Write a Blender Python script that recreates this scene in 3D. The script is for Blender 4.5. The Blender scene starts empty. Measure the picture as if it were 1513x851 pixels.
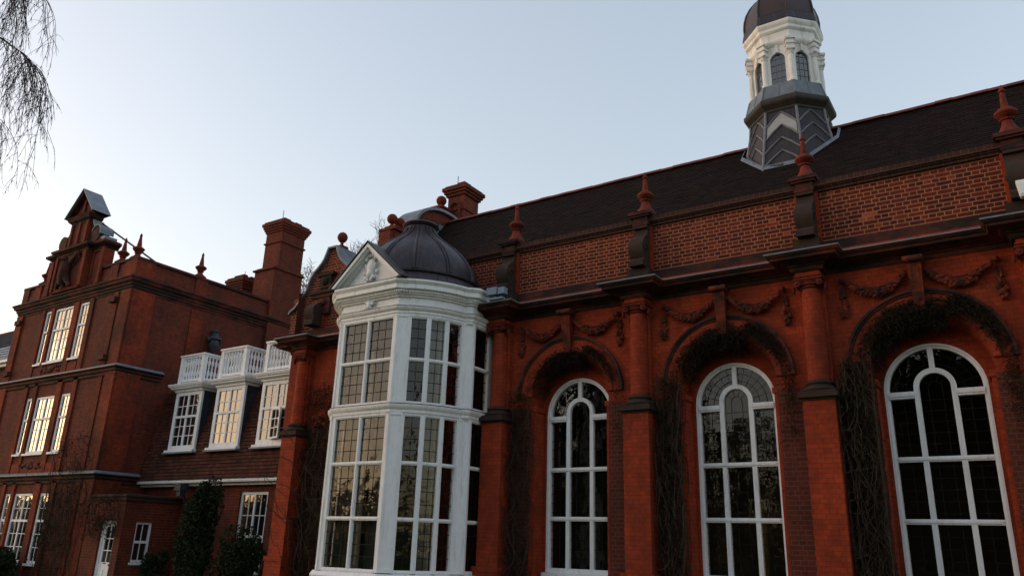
import bpy, math, random
from math import sin, cos, pi, radians, sqrt, atan2
from mathutils import Vector, Matrix, noise as mnoise
S = bpy.context.scene
COL = S.collection
random.seed(11)

# ------------------------------------------------------------------ camera
cam_d = bpy.data.cameras.new("camera")
cam = bpy.data.objects.new("camera", cam_d); COL.objects.link(cam)
cam_d.sensor_width = 36.0
cam_d.lens = 36.0 * 1152.1 / 1513.0
cam_d.clip_start = 0.1; cam_d.clip_end = 2000
YAW, PIT, ROL = 0.590533, 0.321438, 0.032261
_f = Vector((-sin(YAW)*cos(PIT), cos(YAW)*cos(PIT), sin(PIT)))
_r0 = Vector((cos(YAW), sin(YAW), 0)); _u0 = _r0.cross(_f)
_r = cos(ROL)*_r0 + sin(ROL)*_u0; _u = -sin(ROL)*_r0 + cos(ROL)*_u0
M = Matrix((( _r.x, _u.x, -_f.x, 0), (_r.y, _u.y, -_f.y, 0), (_r.z, _u.z, -_f.z, 1.65), (0, 0, 0, 1)))
cam.matrix_world = M
S.camera = cam

# ------------------------------------------------------------------ world, sun, exposure
SUN_AZ = radians(-111.0)      # clockwise from +Y (seen from above): behind and left of the camera
SUN_EL = radians(3.0)
w = bpy.data.worlds.new("World"); S.world = w; w.use_nodes = True
nt = w.node_tree
for n in list(nt.nodes): nt.nodes.remove(n)
sky = nt.nodes.new('ShaderNodeTexSky'); sky.sky_type = 'NISHITA'; sky.sun_disc = False
sky.sun_elevation = SUN_EL; sky.sun_rotation = SUN_AZ
sky.air_density = 1.0; sky.dust_density = 3.0; sky.ozone_density = 1.2
bg = nt.nodes.new('ShaderNodeBackground'); bg.inputs[1].default_value = 0.15
out = nt.nodes.new('ShaderNodeOutputWorld')
hsv = nt.nodes.new('ShaderNodeHueSaturation'); hsv.inputs['Saturation'].default_value = .92
gam = nt.nodes.new('ShaderNodeGamma'); gam.inputs[1].default_value = .64
nt.links.new(sky.outputs[0], hsv.inputs['Color']); nt.links.new(hsv.outputs[0], gam.inputs[0]); tint = nt.nodes.new('ShaderNodeMix'); tint.data_type = 'RGBA'; tint.blend_type = 'MULTIPLY'; tint.inputs[0].default_value = 1; tint.inputs[7].default_value = (1.02, .97, .985, 1)
nt.links.new(gam.outputs[0], tint.inputs[6]); nt.links.new(tint.outputs[2], bg.inputs[0]); nt.links.new(bg.outputs[0], out.inputs[0])
sl = bpy.data.lights.new("sun", 'SUN'); sl.energy = 0.03; sl.angle = radians(14); sl.color = (1.0, 0.66, 0.42)
so = bpy.data.objects.new("sun", sl); COL.objects.link(so)
sd = Vector((sin(SUN_AZ)*cos(SUN_EL+.06), cos(SUN_AZ)*cos(SUN_EL+.06), sin(SUN_EL+.06)))
so.rotation_euler = sd.to_track_quat('Z', 'Y').to_euler()
S.view_settings.view_transform = 'Standard'; S.view_settings.look = 'None'
S.view_settings.exposure = 2.55; S.view_settings.gamma = 1.0; S.view_settings.use_curve_mapping = False
S.cycles.max_bounces = 6; S.cycles.transparent_max_bounces = 12
S.cycles.use_denoising = True

# ------------------------------------------------------------------ materials
def newmat(name):
    m = bpy.data.materials.new(name); m.use_nodes = True
    t = m.node_tree
    for n in list(t.nodes): t.nodes.remove(n)
    o = t.nodes.new('ShaderNodeOutputMaterial'); b = t.nodes.new('ShaderNodeBsdfPrincipled')
    t.links.new(b.outputs[0], o.inputs[0])
    return m, t, b
def N(t, typ, **k):
    n = t.nodes.new(typ)
    for a, v in k.items(): setattr(n, a, v)
    return n
def lnk(t, a, b): t.links.new(a, b)
def math_(t, op, a, b=None, clamp=False):
    n = N(t, 'ShaderNodeMath', operation=op, use_clamp=clamp)
    for i, v in enumerate((a, b)):
        if v is None: continue
        if isinstance(v, (int, float)): n.inputs[i].default_value = v
        else: lnk(t, v, n.inputs[i])
    return n.outputs[0]
def mixc(t, f, a, b, mode='MIX'):
    n = N(t, 'ShaderNodeMix', data_type='RGBA', blend_type=mode)
    if isinstance(f, (int, float)): n.inputs[0].default_value = f
    else: lnk(t, f, n.inputs[0])
    for i, v in ((6, a), (7, b)):
        if isinstance(v, tuple): n.inputs[i].default_value = (*v, 1)
        else: lnk(t, v, n.inputs[i])
    return n.outputs[2]
def wallvec(t, zmul=1.0):
    g = N(t, 'ShaderNodeNewGeometry')
    p = N(t, 'ShaderNodeSeparateXYZ'); lnk(t, g.outputs['Position'], p.inputs[0])
    n = N(t, 'ShaderNodeSeparateXYZ'); lnk(t, g.outputs['True Normal'], n.inputs[0])
    f = math_(t, 'GREATER_THAN', math_(t, 'ABSOLUTE', n.outputs[0]), 0.72)
    d = math_(t, 'SUBTRACT', p.outputs[1], p.outputs[0])
    u = math_(t, 'ADD', p.outputs[0], math_(t, 'MULTIPLY', d, f))
    c = N(t, 'ShaderNodeCombineXYZ'); lnk(t, u, c.inputs[0])
    lnk(t, p.outputs[2] if zmul == 1 else math_(t, 'MULTIPLY', p.outputs[2], zmul), c.inputs[1])
    return c.outputs[0], g.outputs['Position']
def noise(t, vec, scale, detail=4, rough=.6, stretch=None):
    n = N(t, 'ShaderNodeTexNoise'); n.inputs['Scale'].default_value = scale
    n.inputs['Detail'].default_value = detail; n.inputs['Roughness'].default_value = rough
    if stretch:
        m = N(t, 'ShaderNodeMapping'); m.inputs['Scale'].default_value = stretch
        lnk(t, vec, m.inputs[0]); vec = m.outputs[0]
    lnk(t, vec, n.inputs[0]); return n.outputs[0]
def ramp(t, v, a, b):
    n = N(t, 'ShaderNodeMapRange', clamp=True); lnk(t, v, n.inputs[0])
    n.inputs[1].default_value = a; n.inputs[2].default_value = b
    return n.outputs[0]
def bump(t, b, h, strength, dist=.01):
    n = N(t, 'ShaderNodeBump'); n.inputs['Strength'].default_value = strength; n.inputs['Distance'].default_value = dist
    lnk(t, h, n.inputs['Height']); lnk(t, n.outputs[0], b.inputs['Normal'])

def mat_brick(name, c1, c2, mortar, bw=.235, rh=.0765, ms=.010, dirt=.5, dirtcol=(.02, .015, .012), bmp=.5, squash=.5, var=.35, lo=.45, hi=.75, bright=None, rough=.9):
    m, t, b = newmat(name)
    v, pos = wallvec(t)
    br = N(t, 'ShaderNodeTexBrick', squash=squash, squash_frequency=2, offset=.5, offset_frequency=2)
    lnk(t, v, br.inputs['Vector'])
    for k, x in (('Scale', 1), ('Mortar Size', ms), ('Mortar Smooth', .15), ('Bias', 0), ('Brick Width', bw), ('Row Height', rh)):
        br.inputs[k].default_value = x
    br.inputs['Color1'].default_value = (*c1, 1); br.inputs['Color2'].default_value = (*c2, 1); br.inputs['Mortar'].default_value = (*mortar, 1)
    col = br.outputs['Color']
    if bright:   # a scatter of brighter bricks
        b2 = N(t, 'ShaderNodeTexBrick', squash=squash, squash_frequency=2, offset=.5, offset_frequency=2)
        lnk(t, v, b2.inputs['Vector'])
        for k, x in (('Scale', 1), ('Mortar Size', ms), ('Mortar Smooth', .15), ('Bias', -.35), ('Brick Width', bw), ('Row Height', rh)):
            b2.inputs[k].default_value = x
        b2.inputs['Color1'].default_value = (0, 0, 0, 1); b2.inputs['Color2'].default_value = (1, 1, 1, 1); b2.inputs['Mortar'].default_value = (0, 0, 0, 1)
        f = ramp(t, math_(t, 'MULTIPLY', b2.outputs['Color'], noise(t, pos, 1.3, 2)), .3, .42)
        col = mixc(t, math_(t, 'MULTIPLY', f, .75), col, bright)
    n1 = noise(t, pos, 7, 5)
    col = mixc(t, var, col, n1, 'OVERLAY')
    nd = noise(t, pos, .9, 6, .7, (1, 1, .55))
    col = mixc(t, math_(t, 'MULTIPLY', ramp(t, nd, lo, hi), dirt), col, dirtcol)
    lnk(t, col, b.inputs['Base Color'])
    b.inputs['Roughness'].default_value = rough; b.inputs['Specular IOR Level'].default_value = .25
    h = math_(t, 'ADD', math_(t, 'MULTIPLY', br.outputs['Fac'], -1.0), math_(t, 'MULTIPLY', noise(t, pos, 60, 3), .5))
    bump(t, b, h, bmp, .008)
    return m
def mat_plain(name, c, c2, scale=4, rough=.8, spec=.3, dirt=0, dirtcol=(.02, .018, .015), dscale=1.2, stretch=None, bmp=.2, bscale=30, lo=.45, hi=.7, metallic=0):
    m, t, b = newmat(name)
    g = N(t, 'ShaderNodeNewGeometry'); pos = g.outputs['Position']
    col = mixc(t, ramp(t, noise(t, pos, scale, 5), .3, .7), c, c2)
    if dirt:
        nd = noise(t, pos, dscale, 6, .7, stretch)
        col = mixc(t, math_(t, 'MULTIPLY', ramp(t, nd, lo, hi), dirt), col, dirtcol)
    lnk(t, col, b.inputs['Base Color'])
    b.inputs['Roughness'].default_value = rough; b.inputs['Specular IOR Level'].default_value = spec; b.inputs['Metallic'].default_value = metallic
    if bmp: bump(t, b, noise(t, pos, bscale, 4), bmp, .01)
    return m
def mat_tile(name, c1, c2, gap, tw=.17, rh=.1, zmul=1.6, dirt=.5, dirtcol=(.015, .014, .012), fleck=None):
    m, t, b = newmat(name)
    v, pos = wallvec(t, zmul)
    br = N(t, 'ShaderNodeTexBrick', squash=1, offset=.5)
    lnk(t, v, br.inputs['Vector'])
    for k, x in (('Scale', 1), ('Mortar Size', .005), ('Mortar Smooth', .1), ('Bias', 0), ('Brick Width', tw), ('Row Height', rh)):
        br.inputs[k].default_value = x
    br.inputs['Color1'].default_value = (*c1, 1); br.inputs['Color2'].default_value = (*c2, 1); br.inputs['Mortar'].default_value = (*gap, 1)
    col = mixc(t, .5, br.outputs['Color'], noise(t, pos, 5, 5), 'OVERLAY')
    nd = noise(t, pos, 1.1, 6, .7)
    col = mixc(t, math_(t, 'MULTIPLY', ramp(t, nd, .4, .7), dirt), col, dirtcol)
    if fleck:
        nf = noise(t, pos, 3.2, 4, .6, (1, 1, 6))
        col = mixc(t, math_(t, 'MULTIPLY', ramp(t, nf, .66, .72), .55), col, fleck)
    lnk(t, col, b.inputs['Base Color']); b.inputs['Roughness'].default_value = .95; b.inputs['Specular IOR Level'].default_value = .08
    h = math_(t, 'ADD', math_(t, 'MULTIPLY', br.outputs['Fac'], -.6), noise(t, pos, 30, 3))
    bump(t, b, h, .6, .01)
    return m
def mat_glass(name, ior=1.75, tint=(.75, .78, .74), wob=.05, wscale=6):
    m, t, b = newmat(name)
    o = [n for n in t.nodes if n.type == 'OUTPUT_MATERIAL'][0]
    t.nodes.remove(b)
    g = N(t, 'ShaderNodeNewGeometry'); pos = g.outputs['Position']
    sn = N(t, 'ShaderNodeVectorMath', operation='SNAP'); lnk(t, pos, sn.inputs[0]); sn.inputs[1].default_value = (.165, .4, .235)
    wn = N(t, 'ShaderNodeTexWhiteNoise', noise_dimensions='3D'); lnk(t, sn.outputs[0], wn.inputs['Vector'])
    ce = N(t, 'ShaderNodeVectorMath', operation='SUBTRACT'); lnk(t, wn.outputs['Color'], ce.inputs[0]); ce.inputs[1].default_value = (.5, .5, .5)
    sc_ = N(t, 'ShaderNodeVectorMath', operation='SCALE'); lnk(t, ce.outputs[0], sc_.inputs[0]); sc_.inputs['Scale'].default_value = .022
    ad = N(t, 'ShaderNodeVectorMath', operation='ADD'); lnk(t, sc_.outputs[0], ad.inputs[0]); lnk(t, g.outputs['Normal'], ad.inputs[1])
    no = N(t, 'ShaderNodeVectorMath', operation='NORMALIZE'); lnk(t, ad.outputs[0], no.inputs[0])
    bn = N(t, 'ShaderNodeBump'); bn.inputs['Strength'].default_value = wob; bn.inputs['Distance'].default_value = .05; lnk(t, no.outputs[0], bn.inputs['Normal'])
    lnk(t, noise(t, pos, wscale, 2, .5), bn.inputs['Height'])
    fr = N(t, 'ShaderNodeFresnel'); fr.inputs['IOR'].default_value = ior; lnk(t, bn.outputs[0], fr.inputs['Normal'])
    tr = N(t, 'ShaderNodeBsdfTransparent'); tr.inputs[0].default_value = (*tint, 1)
    gl = N(t, 'ShaderNodeBsdfGlossy'); gl.inputs['Roughness'].default_value = .02; lnk(t, bn.outputs[0], gl.inputs['Normal'])
    mx = N(t, 'ShaderNodeMixShader'); lnk(t, fr.outputs[0], mx.inputs[0]); lnk(t, tr.outputs[0], mx.inputs[1]); lnk(t, gl.outputs[0], mx.inputs[2])
    lnk(t, mx.outputs[0], o.inputs[0])
    return m
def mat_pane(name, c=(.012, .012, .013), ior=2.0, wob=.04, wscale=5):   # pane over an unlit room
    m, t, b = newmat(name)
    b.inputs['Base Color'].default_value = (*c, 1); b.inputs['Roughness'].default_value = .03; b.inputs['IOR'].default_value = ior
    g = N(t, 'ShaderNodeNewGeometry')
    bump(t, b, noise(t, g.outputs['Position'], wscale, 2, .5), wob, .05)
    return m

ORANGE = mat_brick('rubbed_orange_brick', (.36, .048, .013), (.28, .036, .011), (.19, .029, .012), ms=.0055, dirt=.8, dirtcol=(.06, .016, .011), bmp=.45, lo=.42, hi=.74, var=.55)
ORANGEP = mat_brick('stained_orange_brick', (.29, .044, .014), (.19, .029, .011), (.15, .030, .013), ms=.005, dirt=.9, dirtcol=(.045, .014, .010), bmp=.4, lo=.38, hi=.66, var=.5)
MIXED = mat_brick('pale_jointed_brick', (.055, .011, .008), (.15, .022, .011), (.36, .145, .075), ms=.0085, dirt=.45, dirtcol=(.03, .016, .012), bmp=.7, bright=(.42, .09, .04), lo=.52, hi=.8)
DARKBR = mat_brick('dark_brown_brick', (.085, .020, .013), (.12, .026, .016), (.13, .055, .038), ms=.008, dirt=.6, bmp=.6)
REDBR = mat_brick('soft_red_brick', (.17, .027, .012), (.095, .017, .009), (.17, .055, .034), ms=.008, dirt=.85, dirtcol=(.04, .015, .011), bmp=.6, lo=.4, hi=.72, bright=(.27, .05, .025))
TERRA = mat_plain('sooty_terracotta', (.17, .038, .024), (.10, .026, .018), 5, .85, .2, .97, (.020, .015, .014), 1.6, (1, 1, 2.2), .4, 25, .32, .56)
TERRAR = mat_plain('red_terracotta', (.22, .036, .019), (.14, .025, .015), 9, .85, .2, .8, (.035, .015, .012), 4, None, .5, 35, .42, .66)
LICHEN = mat_plain('blackened_stone', (.035, .026, .022), (.065, .034, .026), 7, .9, .2, .6, (.02, .02, .018), 3, None, .5, 25)
LEAD = mat_plain('weathered_lead', (.11, .13, .16), (.19, .215, .25), 5, .55, .4, .5, (.10, .12, .15), 2.5, (1, 1, .4), .15, 12)
LEADD = mat_plain('dark_lead', (.016, .014, .021), (.038, .023, .029), 3, .5, .35, .40, (.11, .115, .14), 2.2, (4, 4, .3), .25, 10, .5, .72)
COPPER = mat_plain('brown_copper', (.05, .018, .015), (.026, .013, .014), 3, .5, .45, .5, (.20, .15, .13), 3, (3, 3, .4), .2, 10, .58, .72)
WHITE = mat_plain('white_paint', (.87, .87, .87), (.80, .80, .81), 8, .55, .35, .6, (.42, .41, .40), 3.5, (3, 3, .35), .15, 40, .52, .72)
CREAM = mat_plain('weathered_cream_paint', (.85, .84, .82), (.77, .76, .74), 5, .6, .35, .7, (.32, .27, .22), 2.2, (2.5, 2.5, .5), .15, 40, .5, .72)
TILE = mat_tile('mossy_brown_roof_tile', (.026, .014, .011), (.012, .008, .007), (.005, .004, .004), dirt=.6, dirtcol=(.010, .0095, .008), fleck=(.10, .04, .024))
TILER = mat_tile('russet_roof_tile', (.13, .042, .028), (.06, .026, .02), (.02, .012, .01), zmul=1.0, dirt=.5)
RIDGE = mat_plain('red_ridge_tile', (.20, .045, .032), (.12, .03, .024), 6, .8, .3, .4)
SLATE = mat_tile('blue_slate', (.05, .06, .08), (.035, .045, .06), (.015, .015, .02), tw=.3, rh=.2, dirt=.3)
GLASS = mat_glass('old_window_glass', 1.55, (.6, .62, .58))
GLASSB = mat_glass('leaded_bay_glass', 1.62, (.70, .70, .64), .12, 5)
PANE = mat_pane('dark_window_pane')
LEADC = mat_plain('lead_came', (.012, .012, .013), (.02, .02, .02), 9, .7, .1, bmp=0)
ROOM = mat_plain('dim_room_plaster', (.10, .08, .06), (.07, .055, .04), 2, .9, .1, bmp=0)
CURT = mat_plain('pale_linen', (.50, .50, .47), (.40, .40, .38), 3, .9, .1, bmp=0)
OCHRE = mat_plain('ochre_paint', (.50, .30, .06), (.42, .24, .05), 3, .7, .2, bmp=0)
IRON = mat_plain('blue_black_iron', (.028, .034, .045), (.04, .05, .065), 6, .5, .4)
PGREY = mat_plain('grey_blue_plastic', (.22, .27, .36), (.18, .22, .30), 6, .5, .4)
CARVED = mat_plain('carved_red_terracotta', (.24, .038, .015), (.14, .026, .013), 9, .85, .2, .9, (.030, .015, .012), 5, None, .4, 40, .40, .58)
STEM = mat_plain('dry_climber_stem', (.036, .027, .019), (.062, .046, .032), 12, .9, .15, bmp=0)
TWIG = mat_plain('dark_climber_twig', (.020, .015, .010), (.036, .027, .018), 9, .95, .1, bmp=0)
BARK = mat_plain('birch_twig_bark', (.045, .032, .028), (.065, .048, .042), 9, .85, .2, bmp=0)
BARKW = mat_plain('birch_trunk_bark', (.55, .52, .47), (.45, .42, .38), 4, .8, .2, .8, (.04, .035, .03), 5, (1, 1, 4), .3)
BARKG = mat_plain('grey_brown_bark', (.11, .085, .07), (.15, .12, .10), 6, .9, .2, bmp=0)
LEAF = mat_plain('evergreen_leaf', (.010, .020, .007), (.022, .036, .012), 8, .75, .15, bmp=0)
LEAFD = mat_plain('conifer_leaf', (.014, .026, .012), (.03, .045, .018), 1.5, .7, .2, bmp=0)
GRASS = mat_plain('short_grass', (.045, .075, .022), (.07, .095, .03), 1.5, .95, .15, .4, (.10, .085, .05), .4, None, .5, 60)

# ------------------------------------------------------------------ mesh builder
class MB:
    def __init__(s): s.v = []; s.f = []
    def add(s, vs, fs):
        b = len(s.v); s.v += [tuple(p) for p in vs]; s.f += [tuple(i+b for i in f) for f in fs]
    def box(s, x0, x1, y0, y1, z0, z1):
        if x0 > x1: x0, x1 = x1, x0
        if y0 > y1: y0, y1 = y1, y0
        if z0 > z1: z0, z1 = z1, z0
        s.add([(x0,y0,z0),(x1,y0,z0),(x1,y1,z0),(x0,y1,z0),(x0,y0,z1),(x1,y0,z1),(x1,y1,z1),(x0,y1,z1)],
              [(0,3,2,1),(4,5,6,7),(0,1,5,4),(1,2,6,5),(2,3,7,6),(3,0,4,7)])
    def quad(s, a, b, c, d): s.add([a, b, c, d], [(0,1,2,3)])
    def prism(s, poly, fn, a, b):
        """poly of (p,q), fn(p,q,t)->xyz, extruded from t=a to t=b"""
        n = len(poly)
        vs = [fn(p, q, a) for p, q in poly] + [fn(p, q, b) for p, q in poly]
        fs = [tuple(range(n))[::-1], tuple(range(n, 2*n))]
        for i in range(n):
            j = (i+1) % n; fs.append((i, j, n+j, n+i))
        s.add(vs, fs)
    def lathe(s, cx, cy, prof, n=24, rot=0., cap=True, sx=1, sy=1):
        vs = []
        for r, z in prof:
            for k in range(n):
                a = rot + 2*pi*k/n; vs.append((cx+r*cos(a)*sx, cy+r*sin(a)*sy, z))
        fs = []
        for i in range(len(prof)-1):
            for k in range(n):
                k2 = (k+1) % n; fs.append((i*n+k, i*n+k2, (i+1)*n+k2, (i+1)*n+k))
        if cap:
            fs.append(tuple(range(n))[::-1]); m = (len(prof)-1)*n; fs.append(tuple(range(m, m+n)))
        s.add(vs, fs)
    def blob(s, c, rx, ry, rz, n=8, m=5):
        vs = [(c[0], c[1], c[2]-rz)]
        for i in range(1, m):
            a = -pi/2 + pi*i/m
            for k in range(n):
                b = 2*pi*k/n; vs.append((c[0]+rx*cos(a)*cos(b), c[1]+ry*cos(a)*sin(b), c[2]+rz*sin(a)))
        vs.append((c[0], c[1], c[2]+rz)); fs = []
        for k in range(n): fs.append((0, 1+(k+1) % n, 1+k))
        for i in range(m-2):
            for k in range(n):
                k2 = (k+1) % n; fs.append((1+i*n+k, 1+i*n+k2, 1+(i+1)*n+k2, 1+(i+1)*n+k))
        l = len(vs)-1
        for k in range(n): fs.append((1+(m-2)*n+k, 1+(m-2)*n+(k+1) % n, l))
        s.add(vs, fs)
    def tube(s, pts, r, n=6):
        pts = [Vector(p) for p in pts]; m = len(pts)
        rs = r if isinstance(r, (list, tuple)) else [r]*m
        vs = []; up = None
        for i, p in enumerate(pts):
            d = (pts[min(i+1, m-1)] - pts[max(i-1, 0)])
            if d.length < 1e-9: d = Vector((0, 0, 1))
            d.normalize()
            if up is None:
                up = Vector((0, 0, 1)) if abs(d.z) < .9 else Vector((1, 0, 0))
            a = d.cross(up)
            if a.length < 1e-6: a = d.orthogonal()
            a.normalize(); b = d.cross(a)
            for k in range(n):
                t = 2*pi*k/n; vs.append(p + (a*cos(t)+b*sin(t))*rs[i])
        fs = []
        for i in range(m-1):
            for k in range(n):
                k2 = (k+1) % n; fs.append((i*n+k, (i+1)*n+k, (i+1)*n+k2, i*n+k2))
        if n > 3:
            fs.append(tuple(range(n))); fs.append(tuple(range((m-1)*n, m*n))[::-1])
        s.add(vs, fs)
    def sweep(s, path, prof, closed=False):
        """moulding: path of (x,y); outward = right of travel; prof = list of (offset, z)"""
        n = len(path); P = [Vector(p) for p in path]; mit = []
        for i in range(n):
            if closed: a, b = P[i]-P[i-1], P[(i+1) % n]-P[i]
            else:
                a = P[i]-P[i-1] if i else P[1]-P[0]
                b = P[i+1]-P[i] if i < n-1 else P[-1]-P[-2]
            a.normalize(); b.normalize()
            na, nb = Vector((a.y, -a.x)), Vector((b.y, -b.x))
            m = na+nb; m = m/max(m.dot(na), .25) if m.length > 1e-6 else na
            mit.append(m)
        k = len(prof); vs = []
        for i in range(n):
            for o, z in prof:
                q = P[i]+mit[i]*o; vs.append((q.x, q.y, z))
        fs = []
        for i in range(n if closed else n-1):
            j = (i+1) % n
            for a in range(k-1): fs.append((i*k+a, j*k+a, j*k+a+1, i*k+a+1))
        if not closed:
            fs.append(tuple(range(k))); fs.append(tuple(range((n-1)*k, n*k))[::-1])
        s.add(vs, fs)
ORG = {}
def obj(name, mb, mat, parent=None, piv=None, smooth=None, fix=True):
    org = Vector(piv) if piv is not None else (ORG[parent.name].copy() if parent else Vector((0, 0, 0)))
    me = bpy.data.meshes.new(name)
    me.from_pydata([tuple(Vector(p)-org) for p in mb.v], [], mb.f)
    if fix:
        import bmesh
        b = bmesh.new(); b.from_mesh(me); bmesh.ops.recalc_face_normals(b, faces=b.faces); b.to_mesh(me); b.free()
    me.materials.append(mat)
    if smooth:
        for p in me.polygons: p.use_smooth = True
        me.set_sharp_from_angle(angle=radians(smooth))
    o = bpy.data.objects.new(name, me); COL.objects.link(o)
    o.location = org - (ORG[parent.name] if parent else Vector((0, 0, 0)))
    if parent: o.parent = parent
    ORG[o.name] = org
    return o
def thing(name, loc, label, cat, group=None):
    o = bpy.data.objects.new(name, None); COL.objects.link(o); o.location = loc; o.empty_display_size = .3
    ORG[o.name] = Vector(loc); return tag(o, label, cat, group)
def tag(o, label, cat, group=None, kind=None):
    if label: o['label'] = label
    if cat: o['category'] = cat
    if group: o['group'] = group
    if kind: o['kind'] = kind
    return o
def copy_tree(o, delta, parent=None):
    c = o.copy(); COL.objects.link(c); c.parent = parent if parent else o.parent
    c.location = Vector(o.location)+Vector(delta); ORG[c.name] = ORG[o.name]+Vector(delta)
    for ch in list(o.children):
        if ch.name in c.children: continue
        _sub(ch, c, Vector(delta))
    return c
def _sub(ch, parent, delta):
    d = ch.copy(); COL.objects.link(d); d.parent = parent; ORG[d.name] = ORG[ch.name]+delta
    for g in list(ch.children): _sub(g, d, delta)

class Fr:
    """a wall frame: u along the wall, d out of it (towards the viewer), z up"""
    def __init__(s, ox, oy, ux, uy): s.o = (ox, oy); s.u = (ux, uy); s.n = (uy, -ux)
    def p(s, u, d, z): return (s.o[0]+s.u[0]*u+s.n[0]*d, s.o[1]+s.u[1]*u+s.n[1]*d, z)
    def box(s, mb, u0, u1, d0, d1, z0, z1):
        vs = [s.p(u, d, z) for z in (z0, z1) for u, d in ((u0, d0), (u1, d0), (u1, d1), (u0, d1))]
        mb.add(vs, [(0,3,2,1),(4,5,6,7),(0,1,5,4),(1,2,6,5),(2,3,7,6),(3,0,4,7)])
    def wall(s, mb, u0, u1, z0, z1, openings, depth=.14, d=0.):
        us = sorted({u0, u1, *[a for o in openings for a in o[:2]]}); zs = sorted({z0, z1, *[a for o in openings for a in o[2:4]]})
        for i in range(len(us)-1):
            for j in range(len(zs)-1):
                um, zm = (us[i]+us[i+1])/2, (zs[j]+zs[j+1])/2
                if any(o[0] < um < o[1] and o[2] < zm < o[3] for o in openings): continue
                mb.quad(s.p(us[i], d, zs[j]), s.p(us[i+1], d, zs[j]), s.p(us[i+1], d, zs[j+1]), s.p(us[i], d, zs[j+1]))
        for a, b, c, e in openings:
            mb.quad(s.p(a, d, c), s.p(a, d-depth, c), s.p(a, d-depth, e), s.p(a, d, e))
            mb.quad(s.p(b, d, c), s.p(b, d-depth, c), s.p(b, d-depth, e), s.p(b, d, e))
            mb.quad(s.p(a, d, e), s.p(b, d, e), s.p(b, d-depth, e), s.p(a, d-depth, e))
            mb.quad(s.p(a, d, c), s.p(b, d, c), s.p(b, d-depth, c), s.p(a, d-depth, c))
def sash(fr, fm, gm, u0, u1, z0, z1, d=0., leaves=2, cols=2, trans=(.4,), rows=(3, 2), fw=.09, mw=.035, gw=.022, sill=True, open_gap=0):
    """white window in frame fm and glass gm. trans = heights (0..1) of the transoms, rows per tier bottom first"""
    D = .07
    fr.box(fm, u0, u0+fw, d-D, d, z0, z1); fr.box(fm, u1-fw, u1, d-D, d, z0, z1)
    fr.box(fm, u0+fw, u1-fw, d-D, d-.003, z1-fw, z1); fr.box(fm, u0+fw, u1-fw, d-D, d-.003, z0, z0+fw)
    if sill: fr.box(fm, u0-.05, u1+.05, d-D+.002, d+.09, z0-.07, z0-.003)
    zs = [z0+fw]+[z0+(z1-z0)*q for q in trans]+[z1-fw]
    for q in zs[1:-1]: fr.box(fm, u0+fw, u1-fw, d-D+.005, d+.006, q-.035, q+.035)
    us = [u0+fw+(u1-u0-2*fw)*i/leaves for i in range(leaves+1)]
    for q in us[1:-1]: fr.box(fm, q-mw, q+mw, d-D+.008, d-.006, z0+fw, z1-fw)
    for i in range(leaves):
        for k in range(1, cols):
            q = us[i]+(us[i+1]-us[i])*k/cols
            fr.box(fm, q-gw/2, q+gw/2, d-.045, d-.02, z0+fw, z1-fw)
    for j in range(len(zs)-1):
        for k in range(1, rows[j]):
            q = zs[j]+(zs[j+1]-zs[j])*k/rows[j]
            fr.box(fm, u0+fw, u1-fw, d-.043, d-.022, q-gw/2, q+gw/2)
    gm.quad(fr.p(u0+fw, d-.036, z0+fw), fr.p(u1-fw, d-.036, z0+fw), fr.p(u1-fw, d-.036, z1-fw), fr.p(u0+fw, d-.036, z1-fw))
def arcpts(cx, cz, r, a0, a1, n): return [(cx+r*cos(a0+(a1-a0)*i/n), cz+r*sin(a0+(a1-a0)*i/n)) for i in range(n+1)]
def archwall(mb, x0, x1, z0, z1, Y, cx, zc, r, zb):
    """wall sheet at Y with an arched opening of radius r about (cx,zc), jambs down to zb"""
    mb.quad((x0,Y,z0),(cx-r,Y,z0),(cx-r,Y,z1),(x0,Y,z1)); mb.quad((cx+r,Y,z0),(x1,Y,z0),(x1,Y,z1),(cx+r,Y,z1))
    if zb > z0: mb.quad((cx-r,Y,z0),(cx+r,Y,z0),(cx+r,Y,zb),(cx-r,Y,zb))
    pts = arcpts(cx, zc, r, pi, 0, 28)
    for (a, za), (b, zb_) in zip(pts, pts[1:]): mb.quad((a,Y,za),(b,Y,zb_),(b,Y,z1),(a,Y,z1))
def archband(mb, cx, zc, r0, r1, Y0, Y1, zb, n=28, legs=True):
    """solid arched ring between radii r0<r1 and planes Y0<Y1 with straight legs down to zb"""
    i = arcpts(cx, zc, r0, pi, 0, n); o = arcpts(cx, zc, r1, pi, 0, n)
    if legs:
        i = [(cx-r0, zb)]+i+[(cx+r0, zb)]; o = [(cx-r1, zb)]+o+[(cx+r1, zb)]
    m = len(i); vs = []
    for y in (Y0, Y1):
        vs += [(a, y, z) for a, z in i]; vs += [(a, y, z) for a, z in o]
    fs = []
    for k in range(m-1):
        fs += [(k, k+1, m+k+1, m+k), (2*m+k, 3*m+k, 3*m+k+1, 2*m+k+1), (k, 2*m+k, 2*m+k+1, k+1), (m+k, m+k+1, 3*m+k+1, 3*m+k)]
    fs += [(0, m, 3*m, 2*m), (m-1, 3*m-1, 4*m-1, 2*m-1)]
    mb.add(vs, fs)

# ================================================================== ground
g = MB(); g.quad((-900,-900,0),(900,-900,0),(900,900,0),(-900,900,0))
tag(obj('lawn', g, GRASS), None, None, kind='structure')
g = MB(); g.quad((-24,9.6,.004),(8,9.6,.004),(8,11.0,.004),(-24,11.0,.004))
tag(obj('gravel_path', g, mat_plain('pale_gravel', (.30,.26,.21), (.22,.19,.16), 30, .95, .1)), None, None, kind='structure')

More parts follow.
